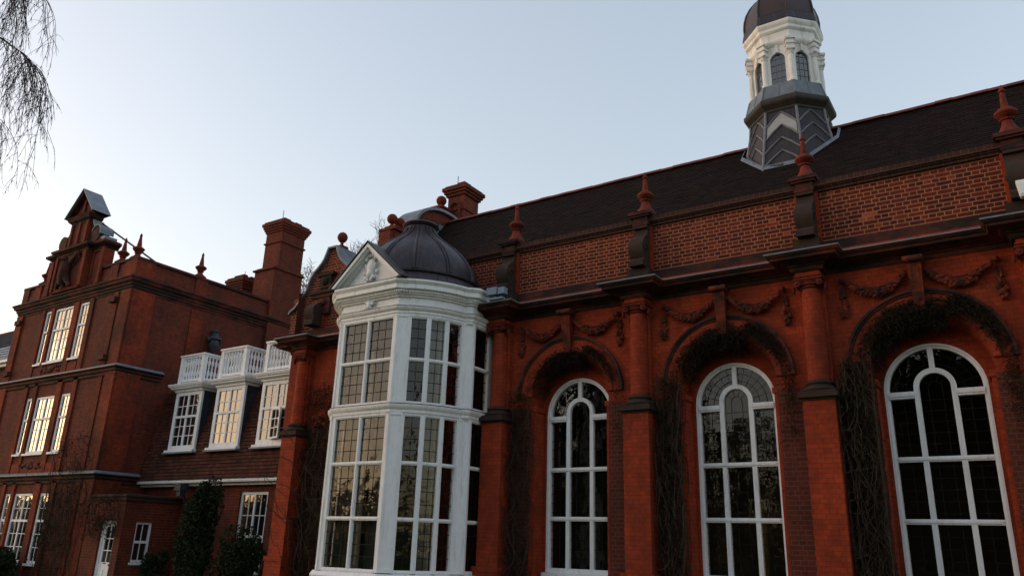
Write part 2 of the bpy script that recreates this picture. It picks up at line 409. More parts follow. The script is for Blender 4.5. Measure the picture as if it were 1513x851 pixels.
# ================================================================== library hall
WY = 13.45; PIERS = [-9.16, -5.97, -2.77, .44, 3.64]; PL = -15.2; RIDGEY, RIDGEZ = 17.5, 11.17
hall = thing('library_hall', (-6, 14, 0), 'long orange brick hall with tall arched white windows, garlands and a dark tiled roof', 'building')
def P_(name, mb, mat, parent=hall, **k): return obj(name, mb, mat, parent, **k)

BAYS = [(PIERS[i]+PIERS[i+1])/2 for i in range(4)]
up, lo, sof, pan = MB(), MB(), MB(), MB()
for i, cx in enumerate(BAYS):
    a, b = PIERS[i], PIERS[i+1]
    archwall(up, a, b, 4.35, 6.7, WY, cx, 4.58, .87, 4.35)
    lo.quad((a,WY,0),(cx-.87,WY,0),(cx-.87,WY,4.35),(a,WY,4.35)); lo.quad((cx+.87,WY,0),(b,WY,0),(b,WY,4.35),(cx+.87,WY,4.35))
    f = [(cx-.87, 0)]+arcpts(cx, 4.58, .87, pi, 0, 28)+[(cx+.87, 0)]
    k = [(cx-.87, 0)]+arcpts(cx, 4.40, .87, pi, 0, 28)+[(cx+.87, 0)]
    for (p, q), (p2, q2) in zip(zip(f, k), zip(f[1:], k[1:])):
        sof.quad((p[0],WY,p[1]),(p2[0],WY,p2[1]),(q2[0],13.87,q2[1]),(q[0],13.87,q[1]))
    archwall(pan, cx-1.2, cx+1.2, 0, 5.7, 13.86, cx, 4.25, .742, 1.2)
    pan.quad((cx-.742,13.86,0),(cx+.742,13.86,0),(cx+.742,13.86,1.2),(cx-.742,13.86,1.2))
    fw = [(cx-.742, 1.2)]+arcpts(cx, 4.25, .742, pi, 0, 28)+[(cx+.742, 1.2)]
    for p, q in zip(fw, fw[1:]): pan.quad((p[0],13.86,p[1]),(q[0],13.86,q[1]),(q[0],14.12,q[1]),(p[0],14.12,p[1]))
# side walls of the hall left of the bay window and behind it
up.quad((-15.9,WY,4.35),(-13.0,WY,4.35),(-13.0,WY,6.7),(-15.9,WY,6.7)); up.quad((-13.0,WY,6.0),(-9.16,WY,6.0),(-9.16,WY,6.7),(-13.0,WY,6.7))
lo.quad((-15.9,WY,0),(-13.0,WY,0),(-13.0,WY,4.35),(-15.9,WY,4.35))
up.quad((-9.45,WY,0),(-9.16,WY,0),(-9.16,WY,6),(-9.45,WY,6))
lo.quad((-15.9,WY,0),(-15.9,21.5,0),(-15.9,21.5,8),(-15.9,WY,8)); lo.quad((3.64,WY,0),(3.64,21.5,0),(3.64,21.5,8),(3.64,WY,8))
lo.quad((-15.9,21.5,0),(3.64,21.5,0),(3.64,21.5,8),(-15.9,21.5,8))
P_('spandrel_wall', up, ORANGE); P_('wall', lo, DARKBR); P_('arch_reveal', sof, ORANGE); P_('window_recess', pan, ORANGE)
rm = MB()
rm.box(-15.8, 3.6, 17.2, 17.3, 0, 6.6); rm.box(-15.8, 3.6, 14.2, 17.2, .55, .6); rm.box(-15.8, 3.6, 13.9, 17.2, 6.55, 6.6)
P_('room_interior', rm, ROOM)

# arch mouldings, keystones, garlands: one set, copied along the bays
def bay_ornaments(cx):
    out_ = []
    m = MB(); archband(m, cx, 4.58, 1.12, 1.155, WY-.06, WY, 4.5, legs=False); archband(m, cx, 4.58, 1.157, 1.20, WY-.085, WY, 4.5, legs=False)
    out_.append(P_('hood_moulding', m, TERRA, piv=(cx, WY, 4.58), smooth=35)); m = MB(); archband(m, cx, 4.58, .98, 1.117, WY-.035, WY, 4.5, legs=False)
    archband(m, cx, 4.58, .868, .977, WY-.055, WY, 4.5, legs=False)
    out_.append(P_('arch_moulding', m, ORANGE, piv=(cx, WY, 4.58), smooth=35))
    m = MB()
    k = [(-.075, 5.42), (.075, 5.42), (.105, 6.12), (.105, 6.16), (.14, 6.2), (.14, 6.29), (-.14, 6.29), (-.14, 6.2), (-.105, 6.16), (-.105, 6.12)]
    def kf(p, q, t): return (cx+p, WY-.03-t*(.06+.16*max(0, (q-5.42)/.85)**1.6), q)
    n = len(k); vs = [kf(p, q, 1) for p, q in k]+[(cx+p, WY, q) for p, q in k]
    m.add(vs, [tuple(range(n))]+[(i, (i+1) % n, n+(i+1) % n, n+i) for i in range(n)])
    for s in (-.05, .05): m.tube([kf(s, z, 1.02) for z in (5.5, 5.7, 5.9, 6.1)], .018, 6)
    m.tube([(cx-.15, WY-.26, 6.23), (cx+.15, WY-.26, 6.23)], .05, 10)
    out_.append(P_('keystone', m, CARVED, piv=(cx, WY, 5.42), smooth=40))
    rnd = random.Random(5)
    for s in (-1, 1):
        m = MB(); x0, x1 = .14, 1.08; pts = []
        for i in range(15):
            t = i/14; x = x0+(x1-x0)*t; z = 6.08-.28*(1-(2*t-1)**2)
            pts.append((cx+s*x, WY-.06, z, .020+.055*(1-(2*t-1)**2)))
        m.tube([p[:3] for p in pts], [p[3]*.72 for p in pts], 7)
        for i in range(120):
            t = rnd.random(); j = min(13, int(t*14)); a, b_ = pts[j], pts[j+1]; f = t*14-j
            r = a[3]*(1-f)+b_[3]*f; an = rnd.uniform(-2.6, .9); rr = rnd.uniform(.02, .040)
            m.blob((a[0]*(1-f)+b_[0]*f, a[1]-abs(cos(an))*r*.9, a[2]*(1-f)+b_[2]*f+sin(an)*r*.95), rr*1.2, rr, rr, 6, 4)
        for e in (-.03, .03):   # ribbon on the upper edge
            m.tube([(p[0], p[1]-.02, p[2]+p[3]+.012+e*.15) for p in pts], .012, 4)
        m.blob((cx+s*1.11, WY-.06, 6.09), .055, .06, .055, 8, 6)
        out_.append(P_('garland', m, CARVED, piv=(cx+s*.5, WY, 5.9), smooth=60))
        m = MB(); dx = cx+s*1.13
        m.tube([(dx-.02, WY-.02, 5.98), (dx-.03, WY-.03, 5.78)], [.02, .035], 5); m.tube([(dx+.02, WY-.02, 5.98), (dx+.03, WY-.03, 5.80)], [.02, .035], 5)
        for i in range(34):
            z = rnd.uniform(5.46, 5.78); wd = .055*sin((z-5.40)/.42*pi)+.012
            rr = rnd.uniform(.02, .036); m.blob((dx+rnd.uniform(-wd, wd), WY-.03-rnd.random()*.04, z), rr, rr, rr*1.3, 6, 4)
        out_.append(P_('garland_drop', m, CARVED, piv=(dx, WY, 5.6), smooth=60))
    m = MB()
    for s in (-1, 1):   # imposts of the recess
        m.box(cx+s*.80, cx+s*.868, 13.50, 13.85, 0, 4.30); m.box(cx+s*.77, cx+s*.867, 13.48, 13.852, 4.303, 4.40)
    out_.append(P_('recess_jamb', m, ORANGE, piv=(cx, WY, 0)))
    return out_
orn = bay_ornaments(BAYS[0])
for cx in BAYS[1:]:
    for o in orn: copy_tree(o, (cx-BAYS[0], 0, 0))

# tall arched windows
def arch_window(cx):
    Y0, Y1 = 13.90, 13.99; m = MB(); zs, r = 4.25, .74
    archband(m, cx, zs, .665, .738, Y0, Y1+.03, 1.23); archband(m, cx, zs, .70, .7385, Y0-.03, Y0+.01, 1.23)
    m.box(cx-.80, cx+.80, Y0-.09, Y1, 1.14, 1.225); m.box(cx-.664, cx+.664, Y0+.004, Y1, 1.226, 1.31)
    archband(m, cx, 4.29, .225, .305, Y0-.006, Y1-.004, 1.31)
    m.box(cx-.04, cx+.04, Y0-.008, Y1-.002, 4.59, 4.925)
    for s in (-1, 1):
        x0, x1 = sorted((cx+s*.3, cx+s*.68))
        m.box(x0, x1, Y0-.03, Y1-.01, 4.125, 4.155); m.box(x0, x1, Y0-.045, Y1-.01, 4.157, 4.21); m.box(x0, x1, Y0-.02, Y1-.01, 4.212, 4.235)
    for z in (3.165, 2.225):
        m.box(cx-.664, cx+.664, Y0-.004, Y1-.006, z-.04, z+.04); m.box(cx-.64, cx+.64, Y0-.022, Y0, z-.018, z+.018)
    w_ = P_('arched_window', m, WHITE, piv=(cx, 13.95, 1.23), smooth=35)
    gl = MB(); pts = [(cx-.70, 1.25)]+arcpts(cx, zs, .70, pi, 0, 28)+[(cx+.70, 1.25)]
    gl.add([(p, 13.955, q) for p, q in pts], [tuple(range(len(pts)))])
    obj('pane', gl, GLASS, w_)
    lc = MB(); y0, y1, t = 13.947, 13.962, .004
    for z in [1.31+.174*k for k in range(1, 17)]:
        if any(abs(z-q) < .05 for q in (3.165, 2.225, 4.18)) : continue
        hw = .665 if z < 4.15 else .22
        lc.box(cx-hw, cx+hw, y0, y1, z-t, z+t)
    for x in (-.47, -.1, .1, .47):
        lc.box(cx+x-t, cx+x+t, y0+.001, y1-.001, 1.31, 4.13 if abs(x) > .2 else 4.3)
    for rr in (.42, .55):
        archband(lc, cx, zs, rr-t, rr+t, y0, y1, 4.2, 24, legs=False)
    archband(lc, cx, 4.29, .09-t, .09+t, y0, y1, 4.2, 14, legs=False)
    for k in range(1, 12):
        a = pi*k/12; lc.tube([(cx+.31*cos(a), 13.954, zs+.31*sin(a)), (cx+.67*cos(a), 13.954, zs+.67*sin(a))], t, 4)
    for k in range(1, 5):
        a = pi*k/5; lc.tube([(cx+.09*cos(a), 13.954, 4.29+.09*sin(a)), (cx+.22*cos(a), 13.954, 4.29+.22*sin(a))], t, 4)
    obj('leading', lc, LEADC, w_)
    return w_
aw = arch_window(BAYS[0])
for cx in BAYS[1:]: copy_tree(aw, (cx-BAYS[0], 0, 0))

# piers with half columns
def pier(cx):
    m = MB(); m.box(cx-.25, cx+.25, 13.08, WY+.05, 1.3, 4.06); m.box(cx-.29, cx+.29, 13.03, WY+.05, 0, 1.2)
    m.box(cx-.31, cx+.31, 13.01, WY+.05, 1.2, 1.3)
    p = P_('pier', m, ORANGE, piv=(cx, 13.3, 0))
    b = MB()
    b.box(cx-.27, cx+.27, 13.06, WY+.05, 4.06, 4.10); b.box(cx-.31, cx+.31, 13.00, WY+.05, 4.10, 4.17); b.box(cx-.28, cx+.28, 13.03, WY+.05, 4.17, 4.21)
    b.lathe(cx, 13.30, [(.255,4.21),(.275,4.24),(.255,4.28),(.215,4.295),(.21,4.32),(.235,4.345),(.22,4.375),(.18,4.39),(.17,4.41)], 24)
    obj('column_base', b, LICHEN, p, smooth=40)
    c = MB(); c.lathe(cx, 13.30, [(.168,4.40),(.172,4.8),(.168,5.3),(.155,6.0)], 28)
    c.box(cx-.21, cx+.21, 13.34, WY+.02, 4.38, 6.29)
    obj('column_shaft', c, ORANGE, p, smooth=40)
    k = MB(); k.lathe(cx, 13.30, [(.155,5.97),(.185,5.985),(.185,6.0),(.165,6.01),(.19,6.05),(.20,6.08)], 24)
    for s in (-1, 1):
        k.tube([(cx+s*.18, 13.09, 6.055), (cx+s*.18, 13.42, 6.055)], .055, 12); k.blob((cx+s*.18, 13.085, 6.055), .025, .02, .025, 8, 5)
        k.blob((cx+s*.26, 13.2, 5.98), .03, .05, .07, 6, 5)
    k.box(cx-.21, cx+.21, 13.10, 13.45, 6.085, 6.11); k.box(cx-.235, cx+.235, 13.075, 13.45, 6.11, 6.145)
    for i in range(7): k.blob((cx-.105+.035*i, 13.115, 6.045), .015, .02, .022, 6, 4)
    obj('capital', k, TERRAR, p, smooth=40)
    e = MB(); e.box(cx-.20, cx+.20, 13.11, 13.46, 6.145, 6.30); e.box(cx-.225, cx+.225, 13.085, 13.46, 6.17, 6.195)
    obj('entablature_block', e, ORANGE, p)
    return p
p0 = pier(PIERS[0])
for x in PIERS[1:]+[PL]: copy_tree(p0, (x-PIERS[0], 0, 0))

# main cornice breaking forward over the piers
path = [(-15.9, 16.5), (-15.9, WY)]
for x in [PL]+PIERS:
    path += [(x-.24, WY), (x-.24, 13.09), (x+.24, 13.09), (x+.24, WY)]
# the bay window interrupts the run between its jambs
prof = [(-.02,6.26),(.015,6.26),(.03,6.29),(.03,6.33),(.065,6.345),(.065,6.37),(.13,6.385),(.17,6.41),(.29,6.415),(.30,6.455),(.33,6.47),(.36,6.505),(.36,6.53),(.05,6.62),(-.02,6.64)]
cor, led = MB(), MB()
i1 = [k for k, p in enumerate(path) if p == (PL+.24, WY)][0]
for seg in (path[:i1+1]+[(-13.2, WY)], [(-9.42, WY)]+path[i1+1:]):
    seg = [q for k, q in enumerate(seg) if k == 0 or (Vector(q)-Vector(seg[k-1])).length > .02]
    if seg[0] == (-9.42, WY): seg = seg[1:]
    cor.sweep(seg, prof)
    led.sweep(seg, [(.355,6.512),(.367,6.512),(.367,6.536),(.25,6.565),(.25,6.555)])
P_('cornice', cor, TERRA); P_('lead_flashing', led, LEAD)

# attic storey
att, pl_, cop = MB(), MB(), MB()
for a, b in ((-16.3, -13.2), (-13.2, 3.9)):
    att.box(a, b, 13.65, 14.0, 6.92, 7.90)
    pl_.box(a, b, 13.58, 13.99, 6.60, 6.92)
att.box(-16.3, 3.9, 21.2, 21.5, 6.9, 7.9)
P_('attic_wall', att, MIXED); P_('attic_plinth', pl_, TERRA)
cop.box(-13.3, 3.95, 13.60, 13.995, 7.90, 7.955); cop.box(-13.3, 3.95, 13.57, 13.99, 7.955, 7.985); cop.box(-13.3, 3.95, 13.54, 13.98, 7.985, 8.09)
P_('eaves_course', cop, mat_brick('sooty_eaves_brick', (.045,.018,.014), (.07,.026,.018), (.09,.05,.038), bw=.11, rh=.2, ms=.008, dirt=.8, squash=1))
def attic_pilaster(cx, Y=13.65):
    m = MB(); m.box(cx-.20, cx+.20, 13.58, 13.66, 6.93, 7.90); p = P_('attic_pilaster', m, ORANGE, piv=(cx, 13.65, 6.9))
    s = MB()
    s.box(cx-.25, cx+.20, 13.36, 13.575, 6.6, 6.955)
    pr = [(13.59,7.86),(13.52,7.83),(13.50,7.74),(13.46,7.66),(13.36,7.60),(13.27,7.50),(13.22,7.38),(13.24,7.24),(13.31,7.14),(13.28,7.10),(13.22,7.06),(13.22,6.96),(13.59,6.96)]
    s.prism(pr, lambda p_, q_, t: (t, p_, q_), cx-.15, cx+.15)
    for e in (-1, 1):
        s.tube([(cx+e*.151, 13.37+.10*cos(a)*(1-a/9), 7.36+.10*sin(a)*(1-a/9)) for a in [k*.5 for k in range(14)]], .02, 5)
    s.box(cx-.155, cx+.155, 13.45, 13.585, 7.83, 7.88)
    obj('scroll_bracket', s, LICHEN, p, smooth=40)
    c = MB(); c.box(cx-.17, cx+.17, 13.47, 13.66, 7.90, 7.98); c.box(cx-.15, cx+.15, 13.49, 13.9, 7.98, 8.08)
    c.box(cx-.21, cx+.21, 13.44, 14.06, 8.08, 8.12); c.box(cx-.24, cx+.24, 13.41, 14.10, 8.12, 8.19)
    obj('pedestal', c, TERRA, p)
    f = MB(); ax = 13.78
    f.lathe(cx, ax, [(.21,8.19),(.215,8.24),(.19,8.30),(.12,8.40),(.09,8.48),(.085,8.53),(.115,8.545),(.115,8.565),(.08,8.58),(.135,8.61),(.175,8.66),(.17,8.70),(.13,8.73),(.12,8.75),(.065,8.765),(.058,8.82),(.046,8.98),(.036,9.07),(.055,9.085),(.055,9.10),(.02,9.17),(.004,9.22)], 12, rot=pi/12)
    obj('finial', f, TERRAR, p, smooth=35)
    return p
ap = attic_pilaster(PIERS[0])
for x in PIERS[1:]: copy_tree(ap, (x-PIERS[0], 0, 0))
# left attic pilaster carries no finial, the shaped gable rises there
m = MB(); m.box(PL-.2, PL+.2, 13.57, 13.66, 6.93, 8.0); lp = P_('attic_pilaster', m, ORANGE, piv=(PL, 13.65, 6.9))
s = MB(); pr = [(13.58,7.66),(13.46,7.60),(13.36,7.54),(13.27,7.46),(13.23,7.36),(13.25,7.22),(13.31,7.12),(13.24,7.06),(13.24,6.96),(13.58,6.96)]
s.prism(pr, lambda p_, q_, t: (t, p_, q_), PL-.16, PL+.16); obj('scroll_bracket', s, LICHEN, lp, smooth=40)

# roof of stepped tile courses
def tile_slope(mb, x0, x1, y0, z0, y1, z1, rows, step=.011, seg=.5):
    rnd = random.Random(int(rows*7+abs(x0))); sl_ = Vector((0, y1-y0, z1-z0)); nrm = Vector((0, -(z1-z0), y1-y0)).normalized(); n = max(1, int((x1-x0)/seg))
    for k in range(rows):
        xs = [x0]+sorted(x0+(x1-x0)*(i+rnd.uniform(.1, .9))/n for i in range(1, n-1))+[x1]
        for xa, xb in zip(xs, xs[1:]):
            j = rnd.uniform(-.22, .25)*step; t = rnd.uniform(-.045, .045)
            if rnd.random() < .02: j += step*.8
            a = Vector((0, y0, z0))+sl_*((k+t)/rows)+nrm*(step+j); b = Vector((0, y0, z0))+sl_*((k+1.12)/rows)+nrm*step*.1
            c = Vector((0, y0, z0))+sl_*((k+t)/rows)-nrm*.012
            mb.quad((xa,a.y,a.z),(xb,a.y,a.z),(xb,b.y,b.z),(xa,b.y,b.z)); mb.quad((xa,c.y,c.z),(xb,c.y,c.z),(xb,a.y,a.z),(xa,a.y,a.z))
rf = MB(); tile_slope(rf, -14.25, 4.0, 14.60, 8.0, RIDGEY, RIDGEZ, 42)
rf.quad((-14.25,RIDGEY,RIDGEZ),(4,RIDGEY,RIDGEZ),(4,20.4,8.0),(-14.25,20.4,8.0))
rf.add([(4,14.6,7.9),(4,RIDGEY,RIDGEZ),(4,20.4,7.9)], [(0,1,2)])
gu = MB(); gu.box(-14.25, 3.95, 13.997, 14.7, 7.9, 8.0); gu.box(-14.25, 3.95, 20.3, 21.5, 7.9, 8.0); P_('lead_gutter', gu, LEAD)
P_('roof', rf, TILE, fix=False)
rg = MB(); rr = random.Random(3)
x = -14.2
while x < 4:
    j = rr.uniform(-.008, .008)
    rg.prism([(.11*cos(a), .10*sin(a)) for a in [pi*k/7 for k in range(8)]], lambda p_, q_, t: (t, RIDGEY+p_, RIDGEZ-.03+j+q_), x, x+.338); x += .338
P_('ridge_tiles', rg, RIDGE, smooth=40)

# segmental end gable rising behind the dome, with ball finials and chimney
eg = MB(); yc = 17.45
prf = [(13.66,6.9),(13.66,8.05),(15.0,9.6),(15.0,10.05),(16.05,10.05),(16.05,10.55)]+[(yc-1.45*cos(a), 10.55+.88*sin(a)) for a in [pi*k/18 for k in range(19)]]+[(18.95,10.05),(20,10.05),(20,9.6),(21.3,8.05),(21.3,6.9)]
eg.prism(prf, lambda p_, q_, t: (t, p_, q_), -14.68, -14.26)
gw = P_('end_gable', eg, REDBR, piv=(-14.5, yc, 8))
lc = MB(); arc = [(yc-1.45*cos(a), 10.55+.88*sin(a)) for a in [pi*k/18 for k in range(19)]]
arc2 = [(yc-1.54*cos(a), 10.55+.97*sin(a)) for a in [pi*k/18 for k in range(19)]]
lc.prism([(y, z+.003) for y, z in arc]+arc2[::-1], lambda p_, q_, t: (t, p_, q_), -14.95, -14.14)
obj('lead_capping', lc, LEAD, gw, smooth=40)
fl = MB()
for k in range(9):
    y = 15.6+k*.2; z = RIDGEZ-(RIDGEY-y)*(RIDGEZ-8.0)/2.9; fl.box(-14.255, -14.225, y-.11, y+.12, z-.02, z+.16)
obj('stepped_flashing', fl, LEAD, gw)
pd = MB(); pd.box(-14.72, -14.22, 15.15, 15.75, 9.6, 10.12); pd.box(-14.78, -14.16, 15.08, 15.82, 10.12, 10.2); pd.box(-14.68, -14.26, 15.2, 15.7, 10.2, 10.3)
obj('pedestal', pd, TERRAR, gw)
for y in (15.28, 15.60):
    b = MB(); b.lathe(-14.47, y, [(.10,10.3),(.05,10.34),(.05,10.40)], 12); b.blob((-14.47, y, 10.53), .155, .155, .155, 16, 10)
    obj('ball_finial', b, TERRAR, gw, smooth=50)
ch = MB(); ch.box(-14.93, -14.28, 18.33, 19.12, 10.2, 12.55); ch.box(-14.97, -14.24, 18.29, 19.16, 12.02, 12.07)
ch.box(-14.99, -14.22, 18.27, 19.18, 12.55, 12.64); ch.box(-15.04, -14.17, 18.22, 19.23, 12.64, 12.73); ch.box(-15.09, -14.12, 18.17, 19.28, 12.73, 12.85); ch.box(-15.02, -14.19, 18.24, 19.21, 12.85, 12.92)
ch.box(-14.6, -14.3, 18.35, 18.7, 12.92, 13.02); ch.box(-14.95, -14.75, 18.5, 18.9, 12.92, 12.99)
archband(ch, -14.62, 12.1, .17, .24, 18.27, 18.34, 11.0)
chm = P_('chimney', ch, REDBR, piv=(-14.6, 18.7, 10))
b = MB(); b.box(-15.1, -14.72, 17.75, 18.2, 11, 11.95); b.box(-15.15, -14.68, 17.7, 18.25, 11.95, 12.02); b.lathe(-14.92, 17.97, [(.12,12.02),(.06,12.07),(.06,12.13)], 10); b.blob((-14.92, 17.97, 12.29), .17, .17, .17, 16, 10)
obj('ball_finial', b, TERRAR, chm, smooth=50)
r = MB(); r.tube([(-14.7, 18.5, 12.9), (-14.7, 18.5, 13.35)], .012, 5); obj('lightning_rod', r, IRON, chm)

# shaped gable over the left end bay
gx = -14.93
half = [(.13,9.14),(.19,9.0),(.24,8.88),(.33,8.75),(.45,8.64),(.60,8.52),(.70,8.38),(.77,8.22),(.83,8.04),(.95,7.9),(1.06,7.76),(1.2,7.62),(1.38,7.52),(1.42,7.46),(1.42,6.9)]
poly = [(gx-a, z) for a, z in half][::-1]+[(gx+a, z) for a, z in half]
sg = MB(); sg.prism(poly, lambda p_, q_, t: (p_, t, q_), 13.645, 14.1); sgo = P_('shaped_gable', sg, MIXED, piv=(gx, 13.7, 7))
cp = MB()
for s in (-1, 1):
    pts = [(gx+s*a, z) for a, z in half[:-1]]
    offs = []
    for k, (a, z) in enumerate(pts):
        p_, q_ = pts[max(0, k-1)], pts[min(len(pts)-1, k+1)]; d = Vector((q_[0]-p_[0], q_[1]-p_[1])).normalized(); nn = Vector((-d.y, d.x))*(1 if s > 0 else -1)
        offs.append((a+nn.x*.05, z+nn.y*.05))
    for k in range(len(pts)-1):
        cp.prism([pts[k], pts[k+1], offs[k+1], offs[k]], lambda p_, q_, t: (p_, t, q_), 13.55, 14.2)
cp.box(gx-.17, gx+.17, 13.55, 14.2, 9.143, 9.19)
obj('lead_coping', cp, LEAD, sgo)
b = MB(); b.box(gx-.13, gx+.13, 13.75, 14.01, 9.19, 9.28); b.lathe(gx, 13.88, [(.07,9.28),(.045,9.32),(.045,9.40),(.08,9.42)], 12); b.blob((gx, 13.88, 9.55), .14, .14, .15, 16, 10)
obj('ball_finial', b, TERRAR, sgo, smooth=50)
b = MB(); b.box(gx-.42, gx+.2, 13.5, 13.64, 8.36, 8.44); b.box(gx-.3, gx+.1, 13.53, 13.642, 8.02, 8.36); b.box(gx-.62, gx+.35, 13.47, 13.64, 7.86, 7.95); b.box(gx-.55, gx+.28, 13.51, 13.64, 7.76, 7.86); b.box(gx-.3, gx+.12, 13.54, 13.643, 7.3, 7.76)
b.blob((gx-.1, 13.52, 8.2), .14, .08, .12); b.blob((gx-.1, 13.52, 7.62), .12, .08, .1)
obj('carved_niche', b, TERRA, sgo)
# flat lead roof and parapet between gable and end gable
fr_ = MB(); fr_.box(-15.85, -13.9, 14.0, 21.2, 7.5, 7.55); fr_.box(-15.9, -14.68, 14.1, 21.3, 6.9, 7.5)
P_('end_roof', fr_, LEADD)

# ================================================================== bay window (part of the hall)
BX, BYC, BYF = -11.21, 12.85, 11.35
def plan(o=0.0, seg=10):
    """outer face polyline left to right, o = offset outwards"""
    R = 1.63+o; pts = []
    hw, ft = .78+o, BYF+.05-o
    right = [(hw, ft), (.95+o*.75, 11.55-o*.75)]
    a0, a1 = radians(37), radians(80)
    for k in range(seg+1):
        a = a0+(a1-a0)*k/seg; right.append((R*sin(a), BYC-R*cos(a)))
    right += [(1.70+o, 12.60-o*.3), (1.76+o, 12.66-o*.3), (1.76+o, 13.44)]
    left = [(-x, y) for x, y in right][::-1]
    return [(BX+x, y) for x, y in left+right]
bw_ = MB()
bw_.sweep(plan(0), [(-.25, 0), (.0, 0), (.0, 1.0), (-.25, 1.0)])
base = P_('bay_window', bw_, ORANGE, piv=(BX, 12.4, 0))
sl_ = MB(); sl_.sweep(plan(0), [(-.2,1.0),(.09,1.0),(.10,1.05),(.05,1.12),(-.2,1.14)])
obj('sill', sl_, WHITE, base, smooth=30); bands = []
fm, gm, lm = MB(), MB(), MB()
TZ = [1.14, 2.10, 3.14, 4.10]; TZ2 = [4.28, 5.18, 6.10]
def lights(p, q, n, us=None, jamb=(.09, .09)):
    L = (Vector(q)-Vector(p)).length; d = (Vector(q)-Vector(p))/L; f = Fr(p[0], p[1], d.x, d.y)
    for zs in (TZ, TZ2):
        z0, z1 = zs[0], zs[-1]; a, b = jamb
        f.box(fm, 0, a, -.10, 0, z0, z1); f.box(fm, L-b, L, -.10, 0, z0, z1)
        uu = [a+(L-a-b)*k/n for k in range(n+1)]
        for u in uu[1:-1]:
            f.box(fm, u-.038, u+.038, -.10, -.012, z0, z1); f.box(fm, u-.016, u+.016, -.014, .006, z0, z1)
        hz = [z0+.02]+zs[1:-1]+[z1-.03]
        for z in hz:
            f.box(fm, a, L-b, -.098, -.01, z-.036, z+.036)
            f.box(fm, a, L-b, -.012, .008, z-.016, z+.016)
        gm.quad(f.p(a, -.06, z0), f.p(L-b, -.06, z0), f.p(L-b, -.06, z1), f.p(a, -.06, z1))
        for j in range(len(hz)-1):
            A_, B_ = hz[j]+.036, hz[j+1]-.036
            for k in range(1, 4):
                z = A_+(B_-A_)*k/4; f.box(lm, a, L-b, -.068, -.052, z-.006, z+.006)
        for k in range(n):
            m_ = 3 if (uu[k+1]-uu[k]) > .42 else 2
            for c in range(1, m_):
                u = uu[k]+.045+(uu[k+1]-uu[k]-.09)*c/m_; f.box(lm, u-.005, u+.005, -.066, -.054, z0, z1)
pt = lambda x, y: (BX+x, y)
lights(pt(-.78, BYF+.05), pt(.78, BYF+.05), 2, jamb=(.10, .10))
R = 1.63; an = [radians(37), radians(51.3), radians(65.6), radians(80)]
for s in (1, -1):
    for k in range(3):
        a, b = an[k], an[k+1]
        p, q = (R*sin(a), BYC-R*cos(a)), (R*sin(b), BYC-R*cos(b))
        if s < 0: p, q = (-q[0], q[1]), (-p[0], p[1])
        lights(pt(*p), pt(*q), 1, jamb=(.05, .05))
    p, q = (1.755, 12.72), (1.755, 13.42)
    if s < 0: p, q = (-q[0], q[1]), (-p[0], p[1])
    lights(pt(*p), pt(*q), 1, jamb=(.08, .12))
    # corner pilasters with a sunk panel look
    for (x0, y0), (x1, y1) in (((.775, BYF+.045), (.985, 11.555)), ((1.60, 12.55), (1.765, 12.73))):
        if s < 0: x0, y0, x1, y1 = -x1, y1, -x0, y0
        d = Vector((x1-x0, y1-y0)); L = d.length; d /= L; f = Fr(BX+x0, y0, d.x, d.y)
        for z0, z1 in ((TZ[0], TZ[-1]), (TZ2[0], TZ2[-1])):
            f.box(fm, 0, L, -.12, .004, z0, z1); f.box(fm, .0, .03, .004, .016, z0+.0, z1); f.box(fm, L-.03, L, .004, .016, z0, z1)
            f.box(fm, 0, L, .002, .018, z1-.05, z1-.01); f.box(fm, 0, L, .002, .018, z0+.01, z0+.08)
# band between the tiers and the entablature
for prof_ in ([(-.14,4.08),(.0,4.08),(.02,4.11),(.02,4.16),(.05,4.19),(.07,4.24),(.07,4.265),(-.14,4.29)],
              [(-.14,6.075),(.008,6.075),(.008,6.12),(.026,6.13),(.026,6.18),(.045,6.19),(.075,6.225),(.085,6.265),(.01,6.285),(.0,6.32),(.0,6.455),(.045,6.47),(.045,6.49),(.09,6.515),(.09,6.54),(.115,6.56),(.115,6.58),(.185,6.61),(.185,6.70),(.20,6.715),(.235,6.76),(.235,6.80),(.10,6.83),(-.14,6.83)]):
    sl_ = MB(); sl_.sweep(plan(0), prof_); bands.append(sl_)
dn = MB(); pth = plan(.115)                     # small dentils
for a, b in zip(pth, pth[1:]):
    d = Vector(b)-Vector(a); L = d.length
    if L < .06: continue
    d /= L; f = Fr(a[0], a[1], d.x, d.y); n = max(1, int(L/.05))
    for k in range(n): f.box(dn, (k+.25)*L/n, (k+.75)*L/n, -.02, .02, 6.545, 6.575)
obj('dentil_course', dn, WHITE, base); obj('frame', fm, WHITE, base); obj('pane', gm, GLASSB, base); obj('leading', lm, LEADC, base); obj('middle_band', bands[0], WHITE, base, smooth=30); obj('entablature', bands[1], WHITE, base, smooth=30)
dk = MB(); dk.sweep(plan(0), [(-.1,4.288),(.072,4.268),(.072,4.28),(-.05,4.30)]); dk.sweep(plan(0), [(-.1,6.283),(.087,6.266),(.087,6.278),(-.05,6.295)]); dk.sweep(plan(0), [(-.1,6.832),(.238,6.802),(.238,6.815),(-.05,6.85)])
obj('lead_weathering', dk, LEADD, base)
